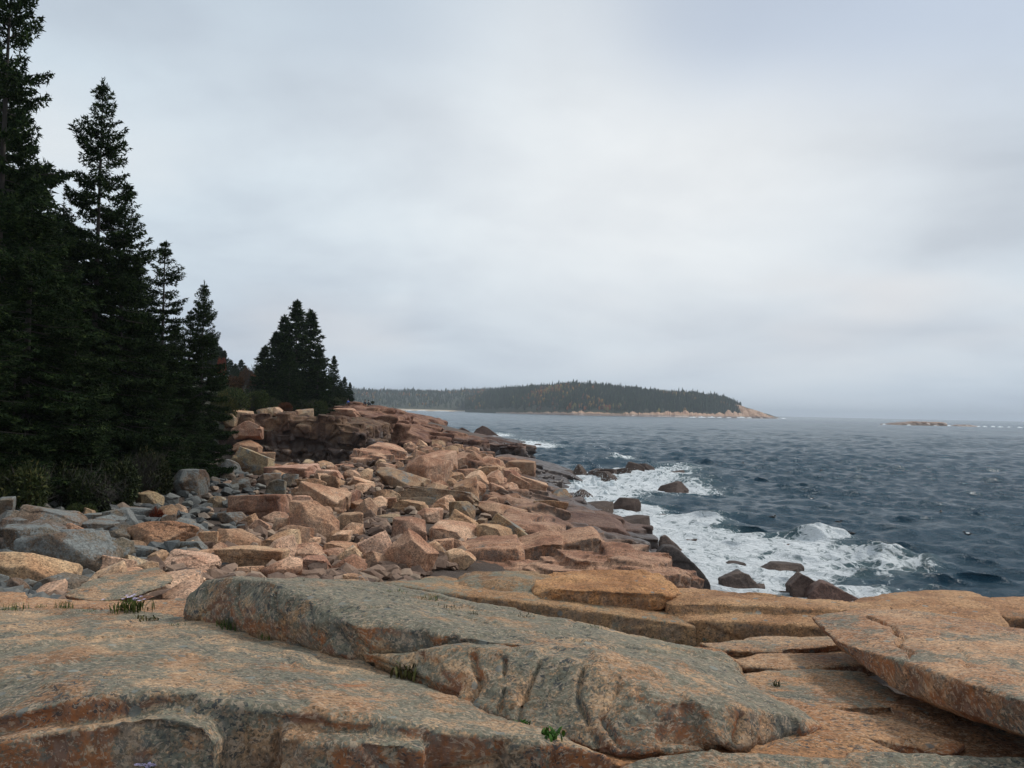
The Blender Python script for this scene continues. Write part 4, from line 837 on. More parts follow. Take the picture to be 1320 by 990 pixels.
FO = [(895, 735, 75, 28, .95), (960, 716, 110, 22, .72), (1015, 748, 70, 22, .62), (1095, 778, 60, 12, .66), (1060, 693, 34, 9, .95), (1120, 722, 75, 12, .58), (1170, 735, 40, 9, .45), (985, 765, 60, 12, .6), (940, 770, 50, 10, .55),
      (765, 643, 36, 20, 1.2), (838, 617, 55, 10, 1.0), (800, 628, 46, 13, .95), (822, 662, 40, 12, .75), (775, 660, 34, 10, .9), (872, 605, 42, 5, .75), (842, 690, 46, 12, .95), (880, 678, 55, 12, .72), (920, 700, 55, 14, .75),
      (690, 574, 34, 4, 1.1), (640, 561, 26, 3.5, .85), (660, 569, 30, 3, .7), (720, 580, 40, 2.5, .35), (880, 632, 55, 8, .42), (920, 640, 70, 9, .25), (590, 557, 16, 3, .8), (700, 600, 30, 3, .45), (640, 587, 22, 2, .4), (1150, 745, 60, 14, .35), (1040, 715, 60, 14, .5)]
for px, py, rx, ry, s in FO:
    c = PZ(px, py, 0); Yc = c[1]; ax = rx*Yc/F*1.15; ay = max(PZ(px, py-ry, 0)[1]-Yc, 1.0)*1.0
    e = ((X-c[0]-(Y-Yc)*c[0]/Yc)/ax)**2+((Y-Yc)/ay)**2
    foam += .92*s*np.exp(-e*1.2)
nearrock = np.zeros_like(X)
m = rad < 330
for (rx, ry, ra, rb) in SEA_R:
    d = np.hypot((X[m]-rx)/(ra+.9), (Y[m]-ry)/(rb+.9))
    nearrock[m] = np.maximum(nearrock[m], np.exp(-np.clip(d-.8, 0, 9)**2*2.2)*.5)
foam += nearrock+np.where(rad < 330, .42*sstep(depth, 1.3, .1), 0)
foam = np.clip(foam, 0, .90)
fn = fbm(np.stack([X*.9, Y*.6, X*0], 1), 21, 4)
Zs += np.where(rad < 260, foam*(.05+.16*fn), 0)
V = np.stack([X+dX, Y+dY, Zs], 1); nr, nc = len(rows), len(th)
ii = (np.arange(nr-1)[:, None]*nc+np.arange(nc-1)[None]).ravel()
me = mesh_np('sea', V, np.stack([ii, ii+1, ii+nc+1, ii+nc], 1)[:, ::-1])
at = me.attributes.new('foam', 'FLOAT', 'POINT'); at.data.foreach_set('value', foam.astype(np.float32))
M_sea, t, b = mat('sea_water')
geo = t.new('ShaderNodeNewGeometry'); pos = geo.outputs['Position']
fa = t.new('ShaderNodeAttribute', attribute_name='foam').outputs['Fac']
warp = t.vm('ADD', pos, t.vscale(t.comb(t.noise(pos, .9, 3), t.noise(t.vm('ADD', pos, (9, 4, 2)), .9, 3), 0.0), 1.6))
st = t.vm('MULTIPLY', warp, (1.0, .55, 1.0))
lace = t.math('SUBTRACT', 1.0, t.step(t.vor(st, .95, 'DISTANCE_TO_EDGE'), 0.0, .16))
lace2 = t.math('SUBTRACT', 1.0, t.step(t.vor(st, 2.9, 'DISTANCE_TO_EDGE'), 0.0, .20))
ns = t.noise(st, 1.3, 10, .74, .9)
pat = t.math('ADD', t.math('ADD', t.math('MULTIPLY', lace, .15), t.math('MULTIPLY', lace2, .13)), ns)          # about .3 .. .95
fm = t.step(t.math('ADD', pat, t.math('MULTIPLY', fa, .62)), .93, 1.16)
fm = t.math('MULTIPLY', fm, t.step(fa, .04, .22))
wc = t.mix(t.noise(pos, .02, 4, .6), (.010, .048, .080), (.018, .068, .104))
wc = t.mix(t.math('MULTIPLY', t.step(fa, .05, .9), .75), wc, (.10, .17, .175))                                   # air bubbles make the surf zone milky green
c = t.mix(fm, wc, (.82, .85, .86))
t.put(b.inputs['Base Color'], c); t.put(b.inputs['Roughness'], t.math('ADD', .20, t.math('MULTIPLY', fm, .6)))
b.inputs['IOR'].default_value = 1.33
t.put(b.inputs['Specular IOR Level'], t.math('SUBTRACT', .48, t.math('MULTIPLY', fm, .3)))
rip = t.vm('MULTIPLY', pos, (.8, 1.25, 1))
h = t.math('ADD', t.noise(rip, 1.3, 6, .65, .4), t.math('MULTIPLY', t.noise(rip, 3.4, 6, .7), .6))
nb = t.bump(h, 1.0, .5); nb = t.bump(t.math('ADD', t.noise(rip, 5.5, 4, .65), t.math('MULTIPLY', fm, .6)), .45, .05, nb)
t.put(b.inputs['Normal'], nb)
mk('sea', me, M_sea, kind='structure')

# white water thrown up against the rocks: heaps of spray and foam
M_foam, t, b = mat('white_water'); pos = t.new('ShaderNodeNewGeometry').outputs['Position']
t.put(b.inputs['Base Color'], t.mix(t.noise(pos, 2.5, 6, .7), (.62, .68, .70), (.86, .88, .88))); b.inputs['Roughness'].default_value = .9
b.inputs['Subsurface Weight'].default_value = .3; b.inputs['Subsurface Radius'].default_value = (.3, .3, .3)
t.put(b.inputs['Normal'], t.bump(t.noise(pos, 6, 7, .75), .9, .12))
def splash(label, spots, seed, vox=.10, amp=.22, drops=240):
    r = random.Random(seed); bm = bmesh.new()
    for px, py, wpx, hgt in spots:
        c = PZ(px, py, -.1); wm = wpx*c[1]/F
        for k in range(9):
            q = c+arr(r.gauss(0, wm*.24), r.gauss(0, wm*.28), 0); s = r.uniform(.2, .42)*wm*.5; hh = .6*hgt*r.uniform(.35, 1.0)*math.exp(-((q[0]-c[0])/(wm*.4))**2)
            hull_bm(bm, [q+arr(s*math.cos(a)*r.uniform(.7, 1.2), s*math.sin(a)*r.uniform(.7, 1.2), -.25) for a in (0, 1, 2, 3, 4, 5)]+[q+arr(s*.75*math.cos(a), s*.75*math.sin(a), hh*r.uniform(.7, 1)) for a in (0, 1.6, 3.1, 4.6)])
    me = remeshed(bm, vox, 5, 'white_water'); V = co_of(me); N = no_of(me)
    d = amp*fbm(V*1.5, seed, 3)+amp*.75*fbm(V*5, seed+4, 3); set_co(me, V+N*d[:, None]+arr(0, 0, 1)*(amp*.5*fbm(V*2.4, seed+9, 3))[:, None])
    o = mk('white_water', me, M_foam, kind='stuff')
    dv, df = [], []
    for k in range(drops):                                            # flying drops, real beads of water
        px, py, wpx, hgt = spots[r.randrange(len(spots))]; c = PZ(px, py, 0); wm = wpx*c[1]/F
        q = c+arr(r.gauss(0, wm*.3), r.gauss(0, wm*.3), abs(r.gauss(.1, .42))*hgt*1.2); s = r.uniform(.008, .032)
        n0 = len(dv); dv += [q+arr(s, 0, 0), q+arr(-s, 0, 0), q+arr(0, s, 0), q+arr(0, -s, 0), q+arr(0, 0, s*1.3), q+arr(0, 0, -s)]
        df += [(n0+a, n0+b_, n0+e) for a, b_ in ((0, 2), (2, 1), (1, 3), (3, 0)) for e in (4,)]+[(n0+b_, n0+a, n0+5) for a, b_ in ((0, 2), (2, 1), (1, 3), (3, 0))]
    if dv: mk('spray', mesh_np('spray', dv, np.array(df)), M_foam, kind='stuff')
splash('surf', [(748, 634, 22, 1.9), (766, 630, 26, 2.6), (780, 640, 20, 1.0), (742, 652, 16, 1.2), (790, 626, 26, 1.0), (815, 618, 26, .9), (845, 615, 30, .6), (738, 643, 10, 1.0), (756, 645, 24, 1.0), (770, 620, 20, 1.0), (800, 634, 40, .6), (770, 662, 40, .55), (820, 676, 30, .6), (845, 668, 34, .5)], 3, amp=.30, drops=1800)
splash('surf', [(806, 598, 12, 1.2), (795, 596, 8, .9), (836, 602, 14, .6), (855, 606, 20, .45)], 5, amp=.24, drops=350)
splash('surf', [(668, 572, 16, .7), (690, 573, 26, .5), (645, 560, 14, .8), (590, 556, 10, .6)], 7, vox=.16, amp=.22, drops=0)
splash('surf', [(1050, 695, 40, .40), (1070, 693, 30, .45), (1085, 694, 20, .25)], 9, vox=.06, amp=.16, drops=0)
splash('surf', [(832, 690, 20, .35), (850, 700, 20, .3), (1040, 768, 14, .25), (985, 758, 16, .2)], 11, vox=.06, amp=.12, drops=0)

# ------------------------------------------------------------------ far shore: wooded hills, rock shore, beach, island
def crest_fn(L): 
    L = np.array(L, float); return lambda u: np.interp(u, L[:, 0], L[:, 1])
def hill(name, top, Y0, Y1, u0, u1, nu, nv, steep, m, bumpy=4):
    us = np.linspace(u0, u1, nu); vs = np.linspace(0, 1, nv); VV = np.empty((nv, nu, 3))
    for i, u in enumerate(us):
        ya, yb = Y0(u), Y1(u); d = ray(u, 500); cr = max(EYE+ray(u, top(u))[2]*(ya+(yb-ya)*.55), .4)
        for j, v in enumerate(vs):
            yy = ya+(yb-ya)*v; prof = (min(v/steep, 1)**.6)*(.24)+.76*math.sin(min(v/.55, 1)*math.pi/2)**1.3 if v < .55 else 1-.35*((v-.55)/.45)**2
            VV[j, i] = (d[0]*yy, yy, cr*prof-1.0 if v > 0 else -2.5)
    V = VV.reshape(-1, 3); nz_ = fbm(V*np.array([.02, .02, 0]), 31, 4); V[:, 2] += bumpy*nz_*np.clip(V[:, 2]/12, 0, 1)
    q = (np.arange(nv-1)[:, None]*nu+np.arange(nu-1)[None]).ravel()
    return mk(name, mesh_np(name, V, np.stack([q, q+1, q+nu+1, q+nu], 1)), m, kind='structure'), V.reshape(nv, nu, 3)
M_hill, t, b = mat('forest_floor'); pos = t.new('ShaderNodeNewGeometry').outputs['Position']
t.put(b.inputs['Base Color'], t.mix(t.noise(pos, .05, 5), (.02, .028, .012), (.045, .045, .02))); b.inputs['Roughness'].default_value = 1
M_shore = granite('shore_granite', [(.20, .12, .085), (.36, .25, .18), (.46, .36, .28)], lichen=(.09, .085, .07), scale=.06, wet=(2.0, 6.0), wetn=6.0, wetc=.7)
tB = crest_fn([(600, 516), (630, 508), (660, 503.5), (690, 501.5), (740, 498), (770, 500), (830, 506), (870, 508.5), (900, 511), (925, 514), (938, 517), (952, 522), (975, 529), (992, 534.5), (1003, 537.5)])
yB = crest_fn([(600, 2000), (660, 1700), (740, 1560), (900, 1700), (1003, 2150)]); yB1 = lambda u: yB(u)+np.interp(u, [660, 900, 1003], [600, 420, 60])
hB, VB = hill('headland_hill', tB, yB, yB1, 600, 1004, 240, 26, .06, M_hill)
tA = crest_fn([(380, 505), (455, 504.5), (520, 505.5), (575, 506), (620, 503.5), (680, 501), (740, 499), (800, 503)])
yA = lambda u: np.interp(u, [380, 500, 640, 800], [1750, 2150, 2300, 2300]); yA1 = lambda u: yA(u)+900
hA, VA = hill('far_wooded_hill', tA, yA, yA1, 380, 800, 160, 22, .10, M_hill)
# rock shore along the headland: a broken band of granite a few metres high
us = np.linspace(640, 1004, 620); hh = np.empty((8, len(us), 3))
for i, u in enumerate(us):
    ya = yB(u); d = ray(u, 500); k = np.interp(u, [640, 720, 770, 800, 850, 880, 930, 945, 975, 1004], [3, 6, 9, 7, 12, 15, 11, 17, 14, 3])
    k *= .6+1.5*abs(perlin(arr(u*.09, 0, 0)[None], 61)[0])+.5*abs(perlin(arr(u*.35, 3, 0)[None], 62)[0])
    tip = np.interp(u, [925, 945, 960], [0, 0, 1])
    for j in range(8):
        v = j/7; yy = ya-34+v*46*(1+.15*math.sin(u*.3)); hh[j, i] = (d[0]*yy, yy, -2 if j == 0 else k*min(1, (v*1.15)**.8)*(1 if j < 7 else .2)+1.2*perlin(arr(u*.5, j*.9, 1)[None], 63)[0])
q = (np.arange(7)[:, None]*len(us)+np.arange(len(us)-1)[None]).ravel(); nu_ = len(us)
mk('rocky_shore', mesh_np('rocky_shore', hh.reshape(-1, 3), np.stack([q, q+1, q+nu_+1, q+nu_], 1), False), M_shore, kind='structure', color=(1.15, .98, .86, .18))
# bare rock point at the tip: its own stepped mass
hw = [(930, 516), (938, 517.5), (950, 521), (962, 526), (978, 530), (990, 535), (1001, 538.5)]
T = [P(px, py, 2000) for px, py in hw]
mk('rocky_point', solid([[T[i], T[i+1], T[i]+arr(0, 90, 0), T[i+1]+arr(0, 90, 0)]+[np.array([p[0], yq, -3]) for p in (T[i], T[i+1]) for yq in (1965, 2100)] for i in range(len(T)-1)], 1.6, 1, 'rocky_point', big=(2.0, .03), mid=(1.2, .12), fine=(.4, .4), block=((12, 12, 7), 8), crack=3, seed=92),
   M_shore, 'bare pinkish rock point at the seaward end of the wooded headland', 'rock', color=(1.25, 1.05, .92, .1))
isl = [(1139, 548), (1148, 546), (1160, 544.8), (1180, 543.6), (1205, 544), (1219, 545), (1222, 548)]
T = [P(px, py, 860) for px, py in isl]
mk('low_island', solid([T+[p+arr(0, 14, 0) for p in T]+[np.array([p[0], yq, -2]) for p in T for yq in (855, 880)]], .7, 1, 'low_island', big=(.5, .08), mid=(.35, .3), block=((5, 5, 3), 1.6), crack=.4, seed=93), M_shore, 'low bare rock islet on the open sea at right', 'island', color=(1.3, 1.05, .9, .1))
T = [P(px, py, 850) for px, py in [(1228, 549), (1236, 547.6), (1250, 547.4), (1262, 549.2)]]
mk('low_island', solid([T+[p+arr(0, 9, 0) for p in T]+[np.array([p[0], yq, -2]) for p in T for yq in (846, 864)]], .6, 1, 'low_island', big=(.4, .1), mid=(.3, .3), seed=94), M_shore, 'smaller rock shelf just right of the low bare islet', 'island', color=(1.2, 1.0, .88, .1))
# far white water along those shores
fv, ff = [], []
def surf_heap(px, Y, wpx, hgt, r):
    c = PZ(px, 560, 0); d = ray(px, 500); cx = d[0]*Y; wm = wpx*Y/F; n0 = len(fv); k = 9
    for i in range(k):
        u = i/(k-1); s = math.sin(u*math.pi)**.7; x = cx+(u-.5)*wm
        z = hgt*s*r.uniform(.4, 1.1)
        fv.extend([arr(x, Y-3*s-1, -.4), arr(x, Y-.8*s, z*.8), arr(x, Y+1.2*s, z), arr(x, Y+4*s+1, -.4)])
    for i in range(k-1):
        for j in range(3): ff.append((n0+i*4+j, n0+i*4+4+j, n0+i*4+5+j, n0+i*4+1+j))
r = random.Random(8)
for px, wp, h in [(893, 10, 2.0), (905, 14, 3.0), (917, 12, 3.4), (928, 8, 2.2), (940, 8, 2.2), (955, 14, 3.8), (966, 8, 2.6), (980, 14, 4.5), (990, 9, 3.0), (1000, 8, 3.2), (1010, 8, 2.2)]:
    surf_heap(px, yB(px)-48 if px < 1000 else 2010, wp, h, r)
for px, wp, h, Yq in [(1140, 5, 1.4, 850), (1172, 6, .7, 850), (1206, 5, .7, 850), (1224, 6, 1.3, 848), (1262, 4, .9, 845), (1270, 6, 1.2, 840), (1280, 6, 1.3, 838), (1290, 8, 1.0, 838), (1301, 5, .9, 838), (1315, 7, 1.0, 836)]:
    surf_heap(px, Yq, wp, h, r)
for px, wp, h in [(528, 10, 1.5), (545, 18, 1.8), (570, 22, 1.6), (600, 30, 1.3), (628, 16, 1.2)]: surf_heap(px, float(yA(px))-70, wp, h, r)
mk('far_surf', mesh_np('far_surf', fv, np.array(ff)), M_foam, kind='stuff')
# beach at the head of the bay
us = np.linspace(480, 655, 60); bv = []
for u in us:
    for j, (dy, z) in enumerate(((-60, -.6), (-20, 2.2), (40, 6.0), (90, 7.5))):
        yy = float(yA(u))+dy; d = ray(u, 500); bv.append((d[0]*yy, yy, z*np.interp(u, [480, 520, 620, 655], [1, 1, .75, .3])))
q = (np.arange(59)[:, None]*4+np.arange(3)[None]).ravel()
M_sand, t, b = mat('beach_sand'); b.inputs['Base Color'].default_value = (.44, .35, .25, 1); b.inputs['Roughness'].default_value = 1
t.put(b.inputs['Base Color'], t.mix(t.noise(t.new('ShaderNodeNewGeometry').outputs['Position'], .05, 5), (.36, .28, .20), (.50, .41, .31)))
mk('sand_beach', mesh_np('sand_beach', bv, np.stack([q, q+4, q+5, q+1], 1)), M_sand, kind='structure')

# forest of the far hills: conifers with autumn crowns among them, too many to count
fr = np.random.default_rng(12); tv, tf, tcol = [], [], []
def sample_hill(VH, n, vmax, keep):
    nv_, nu_ = VH.shape[:2]; out = []
    while len(out) < n:
        j = fr.random()**1.15*vmax*(nv_-1); i = fr.random()*(nu_-1); j0, i0 = int(j), int(i)
        if not keep(i/(nu_-1), j/(nv_-1)): continue
        fj, fi = j-j0, i-i0; j1, i1 = min(j0+1, nv_-1), min(i0+1, nu_-1)
        out.append((1-fj)*((1-fi)*VH[j0, i0]+fi*VH[j0, i1])+fj*((1-fi)*VH[j1, i0]+fi*VH[j1, i1]))
    return out
def keepB(u, v):
    px = 600+u*404
    if px > 956 or v < .028: return False
    return not (px > 938 and fr.random() < (px-938)/20)
spots = sample_hill(VB, 8200, .72, keepB)+sample_hill(VA, 5200, .75, lambda u, v: v > .03)
SP = np.array(spots); NN = fbm(np.stack([SP[:, 0]*.006, SP[:, 1]*.006, SP[:, 0]*0], 1), 71, 3)
for p, n in zip(spots, NN):
    n += fr.normal(0, .22); k = fr.random()
    aut = n > .42
    if aut:
        c = [(.20, .07, .02), (.24, .13, .03), (.16, .14, .04), (.12, .06, .03)][int(k*4)]; h = fr.uniform(6, 11); rr_ = h*fr.uniform(.3, .42)
        lay = [(0, .45), (.35, 1.0), (.7, .8), (1.0, .12)]
    else:
        c = [(.020, .038, .018), (.028, .046, .020), (.016, .030, .018), (.038, .050, .022)][int(k*4)]; h = fr.uniform(6, 15)*(1.35 if fr.random() > .92 else 1); rr_ = h*fr.uniform(.12, .21)
        lay = [(.05, 1.0), (.4, .50), (.38, .78), (.75, .22), (.72, .42), (1.0, .02)]
    n0 = len(tv); a0 = fr.random()*6
    for (z, q) in lay:
        for s in range(5):
            a = a0+s*1.2566+z; w_ = rr_*q*fr.uniform(.75, 1.25); tv.append((p[0]+w_*math.cos(a), p[1]+w_*math.sin(a), p[2]-.8+h*z))
    for l in range(len(lay)-1):
        for s in range(5): tf.append((n0+l*5+s, n0+l*5+(s+1) % 5, n0+l*5+5+(s+1) % 5, n0+l*5+5+s))
    j = fr.uniform(.75, 1.3); tcol += [(c[0]*j, c[1]*j, c[2]*j, 1)]*(5*len(lay))
me = mesh_np('far_forest', tv, np.array(tf), False)
ca = me.color_attributes.new('leaf', 'FLOAT_COLOR', 'POINT'); ca.data.foreach_set('color', np.array(tcol, np.float32).ravel())
M_ff, t, b = mat('far_foliage'); t.put(b.inputs['Base Color'], t.new('ShaderNodeAttribute', attribute_name='leaf').outputs['Color']); b.inputs['Roughness'].default_value = 1; b.inputs['Specular IOR Level'].default_value = .1
mk('far_forest', me, M_ff, kind='stuff')

# ------------------------------------------------------------------ trees and shrubs
def leaf_tris(C, D, ln, wd, rng, k, spread=.7, up=.1):
    """k pointed leaf-sized triangles at every centre C along directions D"""
    n = len(C); C = np.repeat(C, k, 0); D = np.repeat(D, k, 0)
    d = D+rng.normal(0, spread, (n*k, 3))*np.array([1, 1, .75]); d[:, 2] += up; d /= np.linalg.norm(d, axis=1)[:, None]+1e-9
    s = np.cross(d, rng.normal(0, 1, (n*k, 3))); s /= np.linalg.norm(s, axis=1)[:, None]+1e-9
    l = (ln*rng.uniform(.6, 1.25, n*k))[:, None]; w_ = (wd*rng.uniform(.7, 1.3, n*k))[:, None]
    b_ = C+rng.normal(0, ln*.18, (n*k, 3))
    return np.stack([b_+s*w_*.5, b_-s*w_*.5, b_+d*l], 1).reshape(-1, 3)
def tube(path, radii, ns=7):
    path = np.array(path, float); V, Fc = [], []
    for i, (p, r_) in enumerate(zip(path, radii)):
        t_ = path[min(i+1, len(path)-1)]-path[max(i-1, 0)]; t_ /= np.linalg.norm(t_)+1e-9
        a = np.cross(t_, [0.31, .95, .1]); a /= np.linalg.norm(a)+1e-9; b_ = np.cross(t_, a)
        for s in range(ns): q = 2*math.pi*s/ns; V.append(p+r_*(math.cos(q)*a+math.sin(q)*b_))
    for i in range(len(path)-1):
        for s in range(ns): Fc.append((i*ns+s, i*ns+(s+1) % ns, (i+1)*ns+(s+1) % ns, (i+1)*ns+s))
    return np.array(V), np.array(Fc)
def join(parts):
    V = np.concatenate([p[0] for p in parts]); o = 0; Fs = []
    for v, f in parts: Fs.append(np.asarray(f)+o); o += len(v)
    return V, Fs
def foliage_mat(name, cols, spec=.2):
    m, t, b = mat(name); geo = t.new('ShaderNodeNewGeometry'); oi = t.new('ShaderNodeObjectInfo')
    c = t.ramp(geo.outputs['Random Per Island'], cols)
    n = t.noise(geo.outputs['Position'], .9, 3); c = t.mix(1.0, c, t.ramp(n, [(.3, (.7, .72, .7)), (.7, (1.25, 1.25, 1.15))]), 'MULTIPLY')
    c = t.mix(1.0, c, oi.outputs['Color'], 'MULTIPLY'); t.put(b.inputs['Base Color'], c)
    b.inputs['Roughness'].default_value = .75; b.inputs['Specular IOR Level'].default_value = spec; return m
M_spruce = foliage_mat('spruce_needles', [(0, (.007, .015, .007)), (.45, (.014, .027, .010)), (.8, (.026, .043, .014)), (1, (.046, .064, .020))], .05)
M_bark, t, b = mat('spruce_bark'); pos = t.new('ShaderNodeNewGeometry').outputs['Position']
t.put(b.inputs['Base Color'], t.mix(t.noise(t.vm('MULTIPLY', pos, (1, 1, .3)), 9, 6, .7), (.02, .017, .014), (.065, .055, .047))); b.inputs['Roughness'].default_value = .95
M_twig, t, b = mat('grey_twigs'); b.inputs['Base Color'].default_value = (.05, .043, .036, 1); b.inputs['Roughness'].default_value = .95
M_shrub = foliage_mat('shrub_leaves', [(0, (.014, .022, .008)), (.5, (.030, .045, .014)), (.85, (.055, .065, .020)), (1, (.09, .08, .03))])
M_autumn = foliage_mat('autumn_leaves', [(0, (.05, .03, .012)), (.5, (.12, .06, .02)), (1, (.22, .11, .035))])

def spruce(H, rmax, seed, lo=.05, dz=.30, gap=.12, fine=1.0, topthin=.5, kk=6, ex=.78):
    r = random.Random(seed); rng = np.random.default_rng(seed); C, D = [], []; tw = []
    bend = [r.uniform(-.012, .012)*H, r.uniform(-.012, .012)*H]
    ax = lambda h: np.array([bend[0]*(h/H)**2, bend[1]*(h/H)**2, h])
    h = lo*H
    while h < H*.985:
        t_ = (H-h)/H; nb = r.choice((5, 6, 6, 7)) if t_ > .12 else 4; a0 = r.uniform(0, 6.3)
        for q in range(nb):
            if r.random() < gap*(1.6 if t_ < .45 else .8): continue
            az = a0+q*2*math.pi/nb+r.uniform(-.35, .35)
            cl = 1.5*perlin(np.array([[math.cos(az)*1.1, math.sin(az)*1.1, h*.75+seed*7.7]]), 5)[0]
            L = rmax*(min(1, t_/.85)**ex)*(1-.12*(t_ > .85))*r.uniform(.72, 1.12)*(1+.75*cl)*(1 if t_ > .35 else 1-topthin*(.35-t_)*1.2)*min(1, .35+t_*6)+.06
            if L < .1: continue
            sl = math.radians(38-62*min(1, t_*1.6)+r.uniform(-9, 9)); dirh = np.array([math.cos(az), math.sin(az), 0]); side = np.array([-math.sin(az), math.cos(az), 0])
            m_ = max(3, int(L/(.15*fine))); base = ax(h)
            end = base+dirh*L+np.array([0, 0, L*math.tan(sl)*.8+.10*L])
            tw.append((base, (base+end)/2+np.array([0, 0, -.05*L]), end, .010+.007*L))
            for s_ in np.linspace(.14 if L < 1 else .28, 1.0, m_):
                p = base+dirh*L*s_+np.array([0, 0, L*(math.tan(sl)*s_*.8-.16*s_*(1-s_)*2+.10*s_*s_)])
                C.append(p); D.append(dirh+np.array([0, 0, .15]))
                wdt = (.34*L*(1.05-s_)**.6+.14)*r.uniform(.6, 1.1)
                for sg in (-1, 1):
                    dr = dirh*.62+side*sg*.78+np.array([0, 0, -.14]); nn = max(1, int(wdt/(.17*fine)))
                    for z in range(nn):
                        C.append(p+dr*wdt*(z+.8)/nn); D.append(dr)
        h += dz*r.uniform(.7, 1.35)*(.75 if t_ < .2 else 1)
    for z in np.linspace(.93, 1.0, 9): C.append(ax(H*z)); D.append(np.array([0, 0, 1.0]))
    V = leaf_tris(np.array(C), np.array(D), .20*fine, .075*fine, rng, kk, .85)
    crown = mesh_np('crown', V, np.arange(len(V)).reshape(-1, 3), False)
    zs = np.linspace(-.02, 1.0, 9); tp = tube([ax(max(0, z)*H)+np.array([0, 0, -.5 if z < 0 else 0]) for z in zs], [max(.012, H*.013*(1-z)**.8*(1.25 if z < .02 else 1)) for z in zs], 8)
    parts = [tp]+[tube([a, b_, c], [w_, w_*.7, .006], 3) for a, b_, c, w_ in tw]
    Vt, Ft = join(parts); trunk = mesh_np('trunk', Vt, Ft)
    crown.materials.append(M_spruce); trunk.materials.append(M_bark)
    return crown, trunk, H
SPR = {'tall': spruce(17, 3.3, 3, gap=.12, dz=.33, ex=.68, topthin=.25), 'full': spruce(15, 3.4, 9, lo=.03, gap=.06, topthin=.1, kk=5), 'thin': spruce(15, 2.7, 17, gap=.20, dz=.40, ex=.66, topthin=.3), 'far': spruce(12, 2.6, 23, lo=.02, gap=.06, fine=1.7, dz=.36, topthin=.2, kk=6),
       'far2': spruce(10, 1.9, 29, lo=.02, gap=.12, fine=1.7, dz=.36, kk=6)}
def tree(px, tip, Y, kind, label, group='dark spruces along the shore', wide=1.0, name='spruce_tree', foot=None, rot=None, tint=(1, 1, 1, 1)):
    x = ray(px, 500)[0]*Y; g = float(zland(x, Y)) if foot is None else P(px, foot, Y)[2]
    top = P(px, tip, Y); H = top[2]-g+.2; cr, tr, H0 = SPR[kind]; s = H/H0
    e = mk(name, None, None, label, 'tree', group); e.location = (x, Y, g-.2); e.scale = (s*wide, s*wide, s); e.rotation_euler = (0, 0, rr.uniform(0, 6.3) if rot is None else rot)
    mk('crown', cr, parent=e, color=tint); mk('trunk', tr, parent=e)
    return e
tree(-10, -95, 27, 'tall', 'tallest spruce, cut off by the top left corner with open ragged boughs', wide=.66)
tree(33, 225, 25, 'full', 'dense spruce in front of the tallest one, its green bough tips nearest the viewer', wide=1.12)
tree(119, 104, 33, 'tall', 'tall spruce with a narrow layered spire, second from the left against the sky', wide=.76, rot=2.0)
tree(152, 236, 34, 'thin', 'shorter spruce pressed against the right side of the layered spire', wide=1.0)
tree(207, 311, 39, 'thin', 'spruce with a gappy crooked top, between the layered spire and the dense pointed one', wide=1.0, rot=.6)
tree(259, 363, 43, 'full', 'dense pointed spruce at the right end of the near stand', wide=.78)
tree(243, 400, 45, 'thin', 'small spruce peeking out behind the dense pointed one', wide=.9)
tree(96, 395, 27, 'full', 'low broad spruce in front of the layered spire', wide=1.1)
tree(196, 430, 35, 'full', 'low dense spruce filling the gap below the gappy crooked top', wide=1.1)
tree(236, 470, 39.5, 'full', 'small bushy spruce overhanging the grey boulders', wide=1.25)
tree(60, 330, 29, 'full', 'spruce hidden deep between the tallest one and the layered spire', wide=1.0)
for px, tip, Yq in ((74, 262, 37), (172, 335, 42), (140, 300, 38), (-25, 60, 31), (-40, 150, 34), (10, 250, 38), (70, 290, 40), (100, 340, 42), (175, 380, 44), (225, 420, 50), (-70, 60, 30), (150, 420, 38), (40, 420, 33), (20, 450, 24.5), (-50, 300, 22)):
    tree(px, tip, Yq, 'full' if px % 20 else 'thin', 'spruce lost in the dark solid mass of the near stand', 'spruces inside the dark stand', wide=1.15)
# the stand across the cove
tree(381, 388, 98, 'far', 'tallest and broadest spruce of the middle-distance stand', foot=528, wide=1.05)
tree(398, 401, 101, 'far2', 'slim spruce standing close on the right of the tallest middle-distance one', foot=527, wide=1.15)
tree(365, 407, 102, 'far2', 'slim spruce just left of the tallest middle-distance one', foot=527, wide=1.0)
tree(354, 428, 97, 'far', 'left shoulder of the middle-distance stand, a broad spruce', foot=530, wide=1.15)
tree(340, 446, 95, 'far2', 'low ragged spruce at the left foot of the middle-distance stand', foot=528, wide=1.3)
tree(409, 446, 97, 'far', 'low spruce at the right foot of the middle-distance stand', foot=527, wide=1.15)
tree(372, 452, 92, 'far', 'low wide spruce in front of the middle-distance stand', foot=531, wide=1.25)
tree(430, 459, 118, 'far', 'small separate pointed spruce right of the middle-distance stand', foot=514, wide=.95)
tree(444, 486, 138, 'far2', 'thin little spruce farther along the headland', foot=516, wide=1.2)
tree(451, 493, 142, 'far', 'last tiny spruce on the headland before the open bay', foot=517, wide=1.1)
tree(439, 492, 128, 'far', 'tiny bushy spruce between the separate pointed one and the thin little one', foot=516, wide=1.4)

